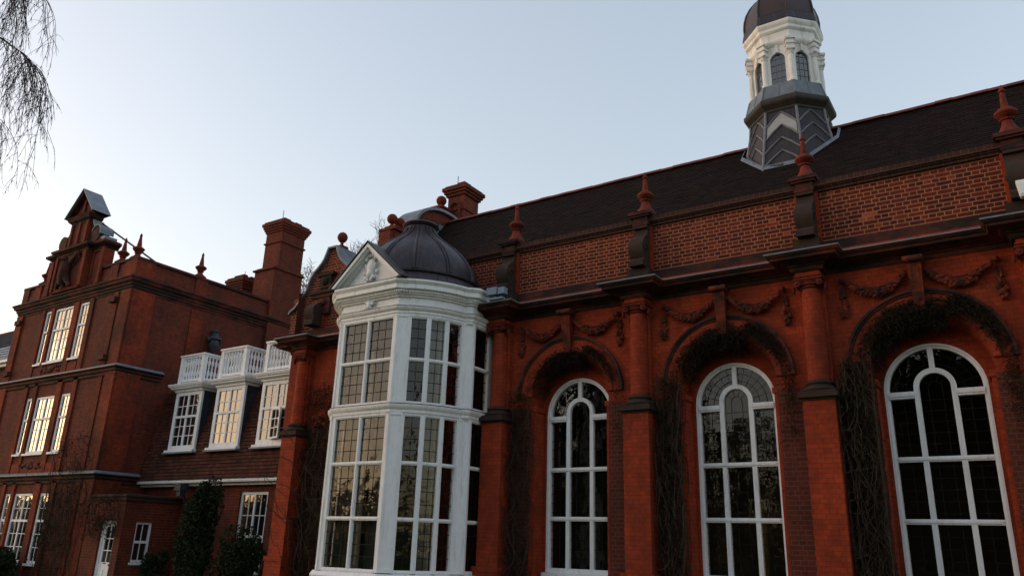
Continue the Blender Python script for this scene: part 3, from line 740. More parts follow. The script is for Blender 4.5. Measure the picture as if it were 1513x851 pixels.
# pediment
pdm = MB(); px0, px1, pz, apz = -.90, .90, 6.835, 7.70
pdm.prism([(BX-.955, pz), (BX+.955, pz), (BX, pz+.955*(apz-pz)/.95)], lambda p_, q_, t: (p_, t, q_), BYF+.0, BYF+.098)
for s in (-1, 1):
    def rake(o0, o1, y0):
        dz = (apz-pz)/.95; L = sqrt(1+dz*dz)
        a = [(.97-(-o0)*0, pz), (0, pz+.97*dz)]
        pdm.prism([(BX+s*.97-s*o0*0, pz-o0*0), (BX, pz+.97*dz-o0*L), (BX, pz+.97*dz-o1*L), (BX+s*(.97-o1*L/dz), pz)] if o0 == 0 else
                  [(BX+s*(.97-o0*L/dz), pz), (BX, pz+.97*dz-o0*L), (BX, pz+.97*dz-o1*L), (BX+s*(.97-o1*L/dz), pz)], lambda p_, q_, t: (p_, t, q_), y0, BYF+.095)
    rake(0, .06, BYF-.20); rake(.06, .10, BYF-.15); rake(.10, .14, BYF-.06); rake(.14, .16, BYF-.02)
pdo = obj('pediment', pdm, WHITE, base)
pr_ = MB(); dz = (apz-pz)/.95
pr_.prism([(BX-1.0, pz+.0), (BX, pz+1.0*dz), (BX+1.0, pz)], lambda p_, q_, t: (p_, t, q_), BYF+.10, 12.9)
for s in (-1, 1): pr_.prism([(BX+s*1.02, pz-.01), (BX, pz+1.01*dz), (BX, pz+1.01*dz+.02), (BX+s*1.05, pz)], lambda p_, q_, t: (p_, t, q_), BYF-.22, BYF+.11)
obj('pediment_roof', pr_, LEADD, base)
ct = MB(); cy = BYF-.02; cz = 7.20
ct.blob((BX, cy, cz+.02), .115, .09, .20, 14, 10); ct.blob((BX, cy-.02, cz-.13), .085, .09, .11, 12, 8)
for s in (-1, 1):
    ct.tube([(BX+s*(.10+.05*sin(k*.8)), cy-.03, cz+.22-.06*k) for k in range(8)], .026, 6); ct.blob((BX+s*.13, cy-.03, cz+.2), .045, .05, .045); ct.blob((BX+s*.10, cy-.03, cz-.22), .05, .05, .05)
    ct.blob((BX+s*.17, cy-.01, cz-.10), .03, .04, .06); ct.blob((BX+s*.05, cy-.04, cz-.27), .035, .04, .05)
for k in range(5): ct.blob((BX-.10+.05*k, cy-.03, cz+.25+.03*sin(pi*k/4)), .03, .04, .035)
obj('cartouche', ct, WHITE, pdo, smooth=60)
ct = MB(); cz = 6.39; cy = BYF+.03; rnd = random.Random(9)
ct.blob((BX, cy-.02, cz), .07, .05, .10, 10, 8)
for k in range(26):
    a = rnd.uniform(0, 2*pi); ct.blob((BX+cos(a)*rnd.uniform(.07, .15), cy-.01-rnd.random()*.03, cz+sin(a)*rnd.uniform(.08, .14)), .022, .03, .028, 6, 4)
obj('crest', ct, WHITE, base, smooth=60)
# dome
dm = MB(); DX, DY = -11.27, 12.88
dm.lathe(DX, DY, [(1.70,6.80),(1.66,6.88),(1.50,7.08),(1.46,7.12),(1.50,7.14),(1.505,7.17),(1.45,7.20),(1.43,7.34),(1.36,7.52),(1.25,7.70),(1.09,7.89),(.91,8.06),(.73,8.20),(.58,8.32),(.47,8.42),(.39,8.51),(.35,8.60),(.35,8.66),(.41,8.70),(.425,8.73),(.40,8.76),(.2,8.79),(.02,8.80)], 48)
flat = lambda mb: setattr(mb, 'v', [(p[0], max(p[1], BYF+.12), p[2]) for p in mb.v])   # the dome stops flat behind the pediment
flat(dm)
dmo = obj('dome', dm, LEADD, base, smooth=50)
rb = MB()
prf = [(1.455,7.20),(1.435,7.34),(1.365,7.52),(1.255,7.70),(1.095,7.89),(.915,8.06),(.735,8.20),(.585,8.32),(.475,8.42),(.395,8.51),(.355,8.62)]
for k in range(12):
    a = 2*pi*(k+.3)/12
    for e in (-.035, .035):
        rb.tube([(DX+r_*cos(a)-e*sin(a), DY+r_*sin(a)+e*cos(a), z) for r_, z in prf], .028, 6)
for k in range(44):
    a = 2*pi*k/44; rb.tube([(DX+r_*cos(a), DY+r_*sin(a), z) for r_, z in ((1.70,6.83),(1.54,7.03),(1.47,7.11))], .013, 5)
flat(rb)
obj('dome_rib', rb, LEADD, dmo, smooth=60)
rm = MB(); rm.sweep(plan(-.14), [(-.3,6.5),(0,6.5),(0,6.52),(-.3,6.52)]); rm.box(BX-1.0, BX+1.0, 11.7, 12.4, 6.1, 6.12); rm.box(BX-1.55, BX+1.55, 12.4, 13.4, 6.1, 6.12); rm.box(BX-1.5, BX+1.5, 12.5, 17.2, .9, .95); rm.box(BX-.95, BX+.95, 11.7, 12.5, .9, .95)
obj('room_ceiling', rm, ROOM, base)

# ================================================================== cupola (part of the hall)
UX, UY = -3.76, 17.5; O8 = pi/8; CS = .945
def oct_(mb, prof): mb.lathe(UX, UY, [(r_*CS, z) for r_, z in prof], 8, rot=O8)
m = MB(); oct_(m, [(1.29,9.4),(1.235,10.0),(1.16,10.4),(1.07,10.9),(1.0,11.25),(.97,11.56)])
cu = P_('cupola', m, mat_plain('aged_lead_sheet', (.022,.020,.024), (.040,.034,.038), 4, .6, .3, .35, (.09,.09,.10), 3, (4,4,.4), .2, 12, .52, .75), piv=(UX, UY, 10))
rl = MB()
def rad_at(z):
    t = [(1.29,9.4),(1.235,10.0),(1.16,10.4),(1.07,10.9),(1.0,11.25),(.97,11.56)]
    for (r0, z0), (r1, z1) in zip(t, t[1:]):
        if z <= z1: return (r0+(r1-r0)*(z-z0)/(z1-z0))*CS
    return t[-1][0]*CS
for k in range(8):
    a = O8+k*pi/4; rl.tube([(UX+(rad_at(z)+.01)*cos(a), UY+(rad_at(z)+.01)*sin(a), z) for z in (9.8, 10.0, 10.4, 10.9, 11.25, 11.55)], .032, 6)
    b = a+pi/4
    for zt in (10.06, 10.42, 10.78, 11.14, 11.5):
        def fp(t, z):
            r_ = rad_at(z); p, q = Vector((cos(a), sin(a))), Vector((cos(b), sin(b))); v = (p*(1-t)+q*t)*(r_+.012); return (UX+v.x, UY+v.y, z)
        rl.tube([fp(.04, zt-.36), fp(.25, zt-.17), fp(.5, zt), fp(.75, zt-.17), fp(.96, zt-.36)], .022, 5)
obj('lead_roll', rl, mat_plain('grey_lead_roll', (.20,.20,.22), (.13,.13,.145), 8, .5, .4, bmp=0), cu, smooth=60)
wp = MB(); a, b = O8+5*pi/4, O8+6*pi/4      # one new pale sheet among the old lead
def fq(t, z, e=.008):
    r_ = rad_at(z); v = (Vector((cos(a), sin(a)))*(1-t)+Vector((cos(b), sin(b)))*t)*(r_+e); return (UX+v.x, UY+v.y, z)
for t0, t1 in ((.06, .5), (.5, .94)):
    za = lambda t: 11.14-.36*abs(t-.5)/.46; zb = lambda t: 11.47-.36*abs(t-.5)/.46
    wp.quad(fq(t0, za(t0)), fq(t1, za(t1)), fq(t1, zb(t1)), fq(t0, zb(t0)))
obj('pale_lead_sheet', wp, mat_plain('fresh_lead_sheet', (.42,.42,.41), (.34,.34,.34), 5, .5, .4, .3), cu)
fl = MB()
for sx in (-1, 1):
    for sy in (-1, 1):
        fl.tube([(UX+sx*1.02*cos(t), UY-1.1*sin(t), RIDGEZ-(1.1*sin(t))*1.09+.03) for t in [k*pi/2/6 for k in range(7)]], .05, 5)
    break
for k in range(8):
    a = O8+k*pi/4; b = a+pi/4
    p, q = Vector((UX+1.17*cos(a), UY+1.17*sin(a))), Vector((UX+1.17*cos(b), UY+1.17*sin(b)))
    zf = lambda v: RIDGEZ-abs(v.y-UY)*(RIDGEZ-8.0)/2.9
    if p.y < UY+.5 and q.y < UY+.5:
        pp = [p.lerp(q, t) for t in (0, .5, 1)]; o = [(v-Vector((UX, UY))).normalized()*.05+v for v in pp]
        for i in range(2): fl.add([(pp[i].x,pp[i].y,zf(pp[i])+.10),(pp[i+1].x,pp[i+1].y,zf(pp[i+1])+.10),(o[i+1].x,o[i+1].y,zf(o[i+1])+.035),(o[i].x,o[i].y,zf(o[i])+.035)], [(0,1,2,3)])
obj('flashing', fl, LEAD, cu)
m = MB(); oct_(m, [(.96,11.52),(1.0,11.55),(1.0,11.60),(1.06,11.65),(1.12,11.70),(1.14,11.74),(1.14,11.82),(1.10,11.86),(1.0,11.88)])
obj('lower_cornice', m, mat_plain('dark_weathered_timber', (.06,.05,.046), (.035,.03,.028), 6, .7, .3, .5), cu)
m = MB(); oct_(m, [(1.06,11.86),(1.055,11.92),(.96,12.24),(.955,12.27),(.85,12.28)])
for k in range(8):
    a = O8+k*pi/4; m.tube([(UX+r_*cos(a), UY+r_*sin(a), z) for r_, z in ((1.065*CS,11.9),(.965*CS,12.25))], .015, 5)
    v0, v1 = [(Vector((cos(a), sin(a)))+Vector((cos(a+pi/4), sin(a+pi/4))))*.5*r_*CS for r_ in (1.058, .962)]
    m.tube([(UX+v0.x, UY+v0.y, 11.92), (UX+v1.x, UY+v1.y, 12.24)], .012, 5)
obj('lead_apron', m, LEAD, cu, smooth=30)
m, gm, lm = MB(), MB(), MB()
oct_(m, [(.80,13.28),(.80,13.5)])
for k in range(8):
    a = O8+k*pi/4; p = Vector((UX+.80*cos(a), UY+.80*sin(a))); b = a+pi/4; q = Vector((UX+.80*cos(b), UY+.80*sin(b)))
    d = (q-p); L = d.length; d /= L; f = Fr(p.x, p.y, d.x, d.y)
    # arched opening in each face
    hw, zc = .175, 12.99; c = L/2
    f.box(m, 0, c-hw, -.1, 0, 12.27, zc); f.box(m, c+hw, L, -.1, 0, 12.27, zc); f.box(m, c-hw, c+hw, -.1, 0, 12.27, 12.33)
    pts = arcpts(c, zc, hw, pi, 0, 12)
    for (u0, z0), (u1, z1) in zip(pts, pts[1:]):
        m.quad(f.p(u0, 0, z0), f.p(u1, 0, z1), f.p(u1, 0, 13.4), f.p(u0, 0, 13.4)); m.quad(f.p(u0, 0, z0), f.p(u1, 0, z1), f.p(u1, -.1, z1), f.p(u0, -.1, z0))
    m.quad(f.p(0, 0, zc), f.p(c-hw, 0, zc), f.p(c-hw, 0, 13.4), f.p(0, 0, 13.4)); m.quad(f.p(c+hw, 0, zc), f.p(L, 0, zc), f.p(L, 0, 13.4), f.p(c+hw, 0, 13.4))
    f.box(m, c-.03, c+.03, 0, .04, zc+hw+.0, 13.36)
    gp = [f.p(c-hw, -.05, 12.33)]+[f.p(u, -.05, z) for u, z in pts]+[f.p(c+hw, -.05, 12.33)]
    gm.add(gp, [tuple(range(len(gp)))])
    for z in (12.5, 12.68, 12.86, 13.03): f.box(lm, c-hw, c+hw, -.052, -.04, z-.006, z+.006)
    for u in (-.06, .06): f.box(lm, c+u-.005, c+u+.005, -.051, -.041, 12.33, 13.1)
    # corner column with entablature breaking forward
    e = Vector((cos(a), sin(a)))
    cx_, cy_ = UX+.825*cos(a), UY+.825*sin(a)
    m.lathe(cx_, cy_, [(.085,12.27),(.085,12.33),(.065,12.36),(.068,12.7),(.058,13.02),(.075,13.03),(.075,13.05),(.06,13.06),(.09,13.10),(.10,13.12)], 10)
    for z0, z1, s_ in ((13.12, 13.18, .105), (13.18, 13.27, .085), (13.27, 13.31, .11), (13.31, 13.40, .09), (13.40, 13.46, .125)):
        m.lathe(cx_, cy_, [(s_*1.35, z0), (s_*1.35, z1)], 4, rot=a+pi/4)
oct_(m, [(.86,13.36),(.90,13.40),(.93,13.46),(.93,13.50),(.90,13.52),(.90,13.64),(.91,13.70),(.95,13.73),(.97,13.76),(.97,13.83),(1.01,13.88),(1.03,13.93),(1.03,13.97),(.9,13.99)])
obj('lantern', m, CREAM, cu, smooth=30); obj('window', gm, PANE, cu); obj('leading', lm, mat_plain('pale_came', (.16,.16,.17), (.12,.12,.13), 5, .6, .3, bmp=0), cu)
m = MB(); oct_(m, [(1.02,13.975),(1.03,14.0),(1.0,14.16),(.985,14.2),(.99,14.24),(.95,14.26)]); obj('dome_skirt', m, LEADD, cu)
m = MB(); prf = [(.95,14.25),(.955,14.4),(.93,14.6),(.87,14.8),(.76,15.0),(.6,15.18),(.4,15.32),(.2,15.42),(.12,15.55),(.1,15.7),(.14,15.75),(.03,16.2),(.005,16.5)]
prf = [(r_*CS, z) for r_, z in prf]; m.lathe(UX, UY, prf, 8, rot=O8)
dmo = obj('dome', m, COPPER, cu, smooth=20)
rb = MB()
for k in range(8):
    a = O8+k*pi/4; rb.tube([(UX+(r_+.008)*cos(a), UY+(r_+.008)*sin(a), z) for r_, z in prf[:8]], .026, 6)
obj('dome_rib', rb, COPPER, dmo, smooth=60)

# ================================================================== dormer range between hall and pavilion
rng = thing('dormer_range', (-19.7, 15, 0), 'low brick range with russet tiled mansard, white dormers and balustrades', 'building')
RF = Fr(-23.5, 14.75, 1, 0)             # u = x + 23.5
wl = MB(); gw_ = (4.62, 5.80, .75, 2.93)
RF.wall(wl, 0, 7.6, 0, 3.25, [gw_], .13)
obj('wall', wl, REDBR, rng); wl = MB(); wl.box(-23.4, -15.95, 21.0, 21.2, 0, 6.1); obj('wall', wl, REDBR, rng)
fm, gm = MB(), MB(); sash(RF, fm, gm, *gw_, d=-.05, trans=(.45,), rows=(2, 2)); wo = obj('window', fm, WHITE, rng); obj('pane', gm, PANE, wo)
gt = MB(); gt.tube([(-23.5, 14.46, 3.22), (-15.6, 14.46, 3.22)], .065, 8); gt.box(-23.5, -15.7, 14.56, 14.74, 3.10, 3.16); obj('gutter', gt, WHITE, rng)
rf = MB(); tile_slope(rf, -23.48, -15.5, 14.40, 3.28, 15.06, 6.16, 28, .02); rf.box(-23.45, -15.95, 15.05, 21.1, 6.08, 6.15); rf.quad((-23.48,14.38,3.26),(-15.5,14.38,3.26),(-15.5,14.8,3.2),(-23.48,14.8,3.2))
obj('mansard_roof', rf, TILER, rng, fix=False)
hp = MB(); hp.box(-21.30, -21.02, 14.28, 14.55, 2.95, 3.16); hp.box(-21.25, -21.07, 14.34, 14.52, 2.80, 2.95); hp.tube([(-21.16, 14.5, 2.85), (-21.16, 14.66, 2.6), (-21.16, 14.68, 0)], .045, 8)
obj('rainwater_pipe', hp, IRON, rng)
def dormer(x0, x1, open_leaf=False):
    f = Fr(x0, 14.52, 1, 0); W = x1-x0
    ck = MB(); ck.box(x0+.02, x0+.06, 14.56, 15.3, 4.1, 6.0); ck.box(x1-.06, x1-.02, 14.56, 15.3, 4.1, 6.0); ck.box(x0+.05, x1-.05, 14.62, 15.6, 5.9, 5.99)
    d = obj('dormer', ck, SLATE, rng, piv=(x0, 14.52, 4.1))
    fm, gm = MB(), MB(); sash(f, fm, gm, 0, W, 4.17, 5.97, d=0, trans=(.56,), rows=(3, 2), fw=.13, mw=.04)
    w_ = obj('window', fm, WHITE, d); obj('pane', gm, PANE, d)
    sl = MB(); sl.box(x0-.10, x1+.10, 14.40, 14.7, 4.05, 4.095); obj('lead_sill', sl, LEAD, d)
    c = MB(); y0, y1 = 14.50, 15.35
    c.sweep([(x0, y1), (x0, y0), (x1, y0), (x1, y1)], [(-.05,5.96),(.03,5.96),(.03,6.0),(.06,6.02),(.13,6.05),(.13,6.08),(.17,6.10),(.20,6.16),(.20,6.19),(-.05,6.20)])
    obj('cornice', c, WHITE, d)
    return d
def balustrade(x0, x1):
    y0, y1 = 14.55, 15.28
    c = MB(); cols = [(x0+.06, y0), (x1-.06, y0), (x0+.06, y1), (x1-.06, y1)]
    for cx, cy in cols: c.box(cx-.065, cx+.065, cy-.065, cy+.065, 6.24, 7.09)
    c.box(x0+.12, x1-.12, y0-.05, y0+.05, 7.09-.06, 7.09); c.box(x0+.12, x1-.12, y0-.05, y0+.05, 6.28, 6.35)
    for x in (x0+.06, x1-.06):
        c.box(x-.05, x+.05, y0+.06, y1-.06, 7.03, 7.09); c.box(x-.05, x+.05, y0+.06, y1-.06, 6.28, 6.35)
    c.box(x0-.03, x1+.03, y0-.09, y0+.09, 7.09, 7.14); c.box(x0-.03, x0+.15, y0+.09, y1+.09, 7.09, 7.14); c.box(x1-.15, x1+.03, y0+.09, y1+.09, 7.09, 7.14)
    b_ = obj('balustrade', c, WHITE, rng, piv=(x0, y0, 6.2))
    bp = [(.028,6.35),(.034,6.38),(.022,6.41),(.045,6.50),(.04,6.56),(.02,6.64),(.026,6.67),(.026,6.70),(.02,6.73),(.04,6.82),(.045,6.87),(.022,6.97),(.034,7.0),(.028,7.03)]
    first = None; W = x1-x0-.24
    spots = [(x0+.12+W*(k+.5)/7, y0) for k in range(7)]
    for x in (x0+.06, x1-.06): spots += [(x, y0+.12+(y1-y0-.24)*(k+.5)/4) for k in range(4)]
    for x, y in spots:
        if first is None:
            l = MB(); l.lathe(x, y, bp, 8); first = obj('baluster', l, WHITE, b_, piv=(x, y, 6.35), smooth=50); fp = (x, y)
        else: copy_tree(first, (x-fp[0], y-fp[1], 0), b_)
    return b_
d0 = dormer(-22.32, -21.02); b0 = balustrade(-22.32, -21.14)
for x in (-20.31, -18.24):
    copy_tree(d0, (x+22.32, 0, 0)); copy_tree(b0, (x+22.32, 0, 0))
op = MB(); fo = Fr(-17.64, 14.50, cos(radians(-14)), sin(radians(-14)))   # open casement of the right dormer
for a, b, c, d in ((0, .045, 4.30, 5.15), (.46, .505, 4.30, 5.15), (.045, .46, 4.30, 4.35), (.045, .46, 5.10, 5.15)): fo.box(op, a, b, 0, .035, c, d)
fo.box(op, .24, .262, .006, .03, 4.35, 5.10)
for z in (4.6, 4.85): fo.box(op, .045, .46, .008, .028, z-.011, z+.011)
oo = obj('open_casement', op, WHITE, rng); g = MB(); g.quad(fo.p(.045, .018, 4.35), fo.p(.46, .018, 4.35), fo.p(.46, .018, 5.1), fo.p(.045, .018, 5.1)); obj('pane', g, PANE, oo)

# ================================================================== gabled pavilion on the left
pav = thing('gabled_pavilion', (-27.2, 13.1, 0), 'three-storey red brick pavilion with stone-pedimented shaped gable, banded cornices and spiky finials', 'building')
PX0, PX1, PY = -30.75, -23.5, 13.10
F = Fr(PX0, PY, 1, 0); Sd = Fr(PX1, PY, 0, 1); Lf = Fr(PX0, 22, 0, -1)
U = lambda x: x-PX0
wins = []
for z0, z1, tr, rw in ((7.20, 9.12, (.60,), (3, 2)), (4.12, 6.0, (.60,), (3, 2)), (.75, 2.84, (.60,), (3, 2))):
    wins += [(U(-28.72), U(-28.34), z0, z1, tr, (rw[0], rw[1]), 1, 1), (U(-28.08), U(-26.88), z0, z1, tr, rw, 2, 2), (U(-26.48), U(-25.90), z0, z1, tr, rw, 1, 2)]
wl = MB(); F.wall(wl, 0, PX1-PX0, 0, 9.9, [w_[:4] for w_ in wins], .10); Sd.wall(wl, 0, 8.2, 0, 9.9, [], .1); Lf.wall(wl, 0, 8.9, 0, 9.9, [], .1)
wl.quad((PX0,21.3,0),(PX1,21.3,0),(PX1,21.3,9.9),(PX0,21.3,9.9))
obj('wall', wl, REDBR, pav)
first = None
for a, b, z0, z1, tr, rw, lv, co in wins:
    fm, gm = MB(), MB(); sash(F, fm, gm, a, b, z0, z1, d=-.01, leaves=lv, cols=co, trans=tr, rows=rw, fw=.075, mw=.03, gw=.02)
    wo = obj('window', fm, WHITE, pav, piv=F.p(a, 0, z0)); obj('pane', gm, PANE, wo)
st = MB()      # rubbed brick strips framing the windows and the corners
for z0, z1 in ((6.75, 9.2), (3.5, 6.5), (.3, 3.2)):
    for x0, x1 in ((-28.98, -28.76), (-28.30, -28.12), (-26.84, -26.52), (-25.86, -25.60)): F.box(st, U(x0), U(x1), 0, .05, z0, z1)
    F.box(st, 6.75, 7.28, -.0, .06, z0, z1); F.box(st, -.02, .42, 0, .06, z0, z1); F.box(st, 6.3, 6.55, 0, .03, z0, z1)
    Sd.box(st, 0.005, .80, -.05, .055, z0, z1)
Sd.box(st, 2.2, 2.68, -.05, .045, 6.2, 9.1)
for z0 in (6.72, 3.45):
    F.box(st, U(-28.7), U(-25.95), 0, .035, z0, z0+.34)
obj('rubbed_brick_strip', st, ORANGEP, pav)
rnd = random.Random(4)
for z in (6.93, 3.72):
    sc = MB()
    sc.blob(F.p(U(-27.5), .03, z), .22, .07, .13)
    for k in range(16): sc.blob(F.p(U(-27.5)+rnd.uniform(-.7, .7), .035, z+rnd.uniform(-.1, .1)), .08, .05, .05, 6, 4)
    obj('carved_apron', sc, TERRA, pav)
for x, z in ((-24.35, 8.9), (-24.35, 6.98), (-30.5, 8.9), (-30.5, 7.0)): 
    sc = MB(); sc.box(x-.18, x+.18, 12.95, 13.1, z-.06, z+.10); obj('corbel', sc, TERRA, pav)
co = MB(); ppath = [(PX0, 21.2), (PX0, PY), (PX1, PY), (PX1, 21.2)]
co.sweep(ppath, [(-.05,9.16),(.02,9.16),(.02,9.22),(.06,9.25),(.06,9.31),(.10,9.34),(.10,9.40),(.17,9.45),(.19,9.52),(.23,9.55),(.23,9.60),(.05,9.70),(-.05,9.72)])
obj('cornice', co, TERRA, pav)
co = MB()
for z in (6.55, 3.28): co.sweep([(PX0, 17), (PX0, PY), (PX1, PY), (PX1, 14.62)], [(-.05,z-.14),(.05,z-.14),(.05,z-.06),(.10,z-.02),(.10,z+.04),(.17,z+.08),(.17,z+.12),(.02,z+.2),(-.05,z+.2)])
obj('string_course', co, TERRA, pav)
ll = MB()
for z in (6.55, 3.28): ll.sweep([(PX0, 17), (PX0, PY), (PX1, PY), (PX1, 14.62)], [(.172,z+.10),(.180,z+.10),(.180,z+.125),(.05,z+.20),(.05,z+.185)])
obj('lead_flashing', ll, LEAD, pav)
pa = MB(); pa.box(PX1-.35, PX1-.02, PY+.02, 21.2, 9.7, 10.22); pa.box(PX0+.02, PX0+.35, PY+.02, 21.2, 9.7, 10.22); pa.box(PX0+.35, -29.2, PY+.02, PY+.35, 9.7, 10.22); pa.box(-25.6, PX1-.35, PY+.02, PY+.35, 9.7, 10.22)
pa.box(PX0+.36, PX1-.36, 20.9, 21.2, 9.7, 10.2); pa.box(PX0+.36, PX1-.36, 13.4, 20.9, 9.6, 9.66)
po = obj('parapet', pa, REDBR, pav)
for bx in ((PX1-.40, PX1+.05, PY-.04, 21.2, 10.22, 10.31), (PX0-.05, PX0+.4, PY-.04, 21.2, 10.22, 10.31), (PX0+.41, -29.2, PY-.05, PY+.4, 10.22, 10.30), (-25.6, PX1-.41, PY-.05, PY+.4, 10.22, 10.30)):
    pc = MB(); pc.box(*bx); obj('coping', pc, TERRA, pav)
for bx in ((PX1-.65, PX1+.03, PY-.03, PY+.62), (PX1-.38, PX1+.03, 15.30, 15.75), (-24.98, -24.53, PY-.03, PY+.36), (-29.95, -29.5, PY-.03, PY+.36), (PX0-.03, PX0+.38, PY-.03, PY+.5)):
    pc = MB(); pc.box(*bx, 9.65, 10.225); obj('parapet_pier', pc, ORANGEP, pav)
def spike(x, y, z, parent, s=1.):
    f = MB(); f.lathe(x, y, [(s*r_, z+s*h) for r_, h in [(.23,0),(.23,.05),(.19,.08),(.10,.16),(.08,.22),(.12,.25),(.10,.28),(.17,.34),(.20,.40),(.15,.44),(.085,.48),(.06,.66),(.035,.84),(.05,.86),(.035,.90),(.005,.97)]], 12)
    return obj('finial', f, TERRAR, parent, piv=(x, y, z), smooth=35)
s0 = spike(-24.78, 13.28, 10.31, po)
for x, y in ((-23.93, 13.30), (PX1-.17, 15.52), (-29.72, 13.28), (-29.40, 13.55)): copy_tree(s0, (x+24.78, y-13.28, 0), po)
# shaped gable of the pavilion
GX = -27.3; gb = MB()
gb.box(GX-1.0, GX+1.0, 12.86, 13.42, 9.66, 11.12); gb.box(GX-1.72, GX+1.72, 13.04, 13.4, 9.66, 11.12)
G = obj('gable', gb, ORANGEP, pav, piv=(GX, 13, 9.66))
gb = MB(); gb.sweep([(GX-1.72, 13.5), (GX-1.72, 13.04), (GX-1.0, 13.04), (GX-1.0, 12.86), (GX+1.0, 12.86), (GX+1.0, 13.04), (GX+1.72, 13.04), (GX+1.72, 13.5)], [(-.05,11.0),(.02,11.0),(.04,11.06),(.10,11.10),(.18,11.14),(.20,11.22),(.05,11.30),(-.4,11.32)])
gb.sweep([(GX-.57, 13.3), (GX-.57, 12.92), (GX+.57, 12.92), (GX+.57, 13.3)], [(-.05,12.18),(.02,12.18),(.04,12.24),(.12,12.30),(.16,12.38),(.2,12.44),(-.05,12.48)])
obj('gable_cornice', gb, TERRA, G)
gb = MB(); gb.box(GX-.57, GX+.57, 12.92, 13.3, 11.3, 12.42); gb.prism([(GX-.70, 12.47), (GX+.70, 12.47), (GX, 13.32)], lambda p_, q_, t: (p_, t, q_), 12.95, 13.3)
obj('gable_stage', gb, REDBR, G)
gb = MB()
for x in (-.55, -.06, .43): gb.box(GX+x, GX+x+.12, 12.86, 12.93, 11.31, 12.2)
gb.box(GX-.06, GX+.06, 12.89, 12.96, 12.5, 13.1)
for x0, x1 in ((1.12, 1.18), (1.52, 1.58)): gb.box(GX+x0, GX+x1, 13.0, 13.05, 9.95, 10.9)
gb.box(GX+1.12, GX+1.58, 12.99, 13.05, 10.9, 10.96)
for x0, x1 in ((-.98, -.86), (.80, .98)): gb.box(GX+x0, GX+x1, 12.80, 12.87, 9.7, 11.0)
gb.box(GX-1.76, GX-1.5, 12.98, 13.05, 9.7, 11.0); gb.box(GX+1.45+.18, GX+1.76, 12.98, 13.05, 9.7, 11.0)
obj('gable_strip', gb, ORANGEP, G)
gb = MB(); dz = 1.0
for s in (-1, 1): gb.prism([(GX+s*.90, 12.46), (GX, 13.46), (GX, 13.34), (GX+s*.78, 12.46)], lambda p_, q_, t: (p_, t, q_), 12.78, 13.385)
obj('raking_cornice', gb, TERRA, G)
gb = MB()
for s in (-1, 1): gb.prism([(GX+s*.94, 12.47), (GX, 13.50), (GX, 13.465), (GX+s*.90, 12.465)], lambda p_, q_, t: (p_, t, q_), 12.72, 13.42)
gb.prism([(GX-.88, 12.47), (GX+.88, 12.47), (GX, 13.44)], lambda p_, q_, t: (p_, t, q_), 13.39, 13.415)
obj('lead_roof', gb, LEAD, G)
gb = MB(); mrnd = random.Random(2)
for s in (-1, 1):
    c = (GX+s*1.10, 11.62)
    gb.prism([(c[0]+.26*cos(a), c[1]+.28*sin(a)) for a in [2*pi*k/16 for k in range(16)]], lambda p_, q_, t: (p_, t, q_), 12.95, 13.3)
    gb.prism([(GX+s*.67, 11.31), (GX+s*1.45, 11.31), (GX+s*1.30, 11.44), (GX+s*.85, 11.9), (GX+s*.67, 12.2)], lambda p_, q_, t: (p_, t, q_), 12.98, 13.28)
obj('gable_scroll', gb, TERRA, G, smooth=35)
gb = MB(); c = (GX+1.10, 11.62)
for a0 in range(6): 
    a, b = radians(-10+a0*28), radians(-10+a0*28+28)
    gb.prism([(c[0]+.265*cos(a), c[1]+.285*sin(a)), (c[0]+.265*cos(b), c[1]+.285*sin(b)), (c[0]+.295*cos(b), c[1]+.315*sin(b)), (c[0]+.295*cos(a), c[1]+.315*sin(a))], lambda p_, q_, t: (p_, t, q_), 12.92, 13.42)
gb.prism([(GX+.67, 12.2), (GX+.85, 11.92), (GX+.88, 11.95), (GX+.70, 12.23)], lambda p_, q_, t: (p_, t, q_), 12.95, 13.35)
gb.box(GX+1.25, GX+1.62, 13.0, 13.45, 11.33, 11.45)
obj('lead_saddle', gb, LEAD, G, smooth=30)
fg = MB(); cy = 12.80       # winged beast in relief
fg.tube([(GX-.10, cy, 9.85), (GX-.05, cy-.06, 10.15), (GX+.0, cy-.1, 10.45), (GX-.03, cy-.1, 10.66)], [.16, .20, .17, .11], 10)
fg.blob((GX-.1, cy-.14, 10.78), .12, .11, .13); fg.blob((GX-.2, cy-.2, 10.75), .06, .07, .05)
fg.tube([(GX+.05, cy-.05, 10.5), (GX+.3, cy, 10.75), (GX+.5, cy, 10.95), (GX+.62, cy, 10.88)], [.08, .10, .09, .03], 8)
for k in range(5): fg.tube([(GX+.12+.1*k, cy+.0, 10.72+.05*k), (GX+.16+.11*k, cy+.02, 10.40+.06*k)], [.05, .015], 6)
fg.tube([(GX-.05, cy-.05, 10.4), (GX-.35, cy, 10.6), (GX-.5, cy, 10.85), (GX-.58, cy, 10.7)], [.07, .09, .07, .02], 8)
fg.tube([(GX+.05, cy-.05, 10.1), (GX+.25, cy-.06, 9.9), (GX+.38, cy-.03, 9.74)], [.13, .08, .06], 8); fg.tube([(GX-.2, cy-.05, 10.0), (GX-.38, cy-.06, 9.85), (GX-.42, cy-.03, 9.72)], [.11, .08, .06], 8)
obj('carved_beast', fg, TERRA, G, smooth=60)
sr = MB(); sr.tube([(GX+.90, 13.2, 12.1), (PX1-.5, 14.4, 10.35)], .035, 6); obj('iron_stay', sr, IRON, pav)
# pavilion roof behind the parapet
rf = MB(); rf.add([(PX0+.5,13.6,9.7),(PX1-.5,13.6,9.7),(PX1-.5,20.8,9.7),(PX0+.5,20.8,9.7),(GX,14.0,10.9),(GX,20.4,10.9)], [(0,1,4),(1,2,5,4),(2,3,5),(3,0,4,5)])
obj('roof', rf, TILE, pav)
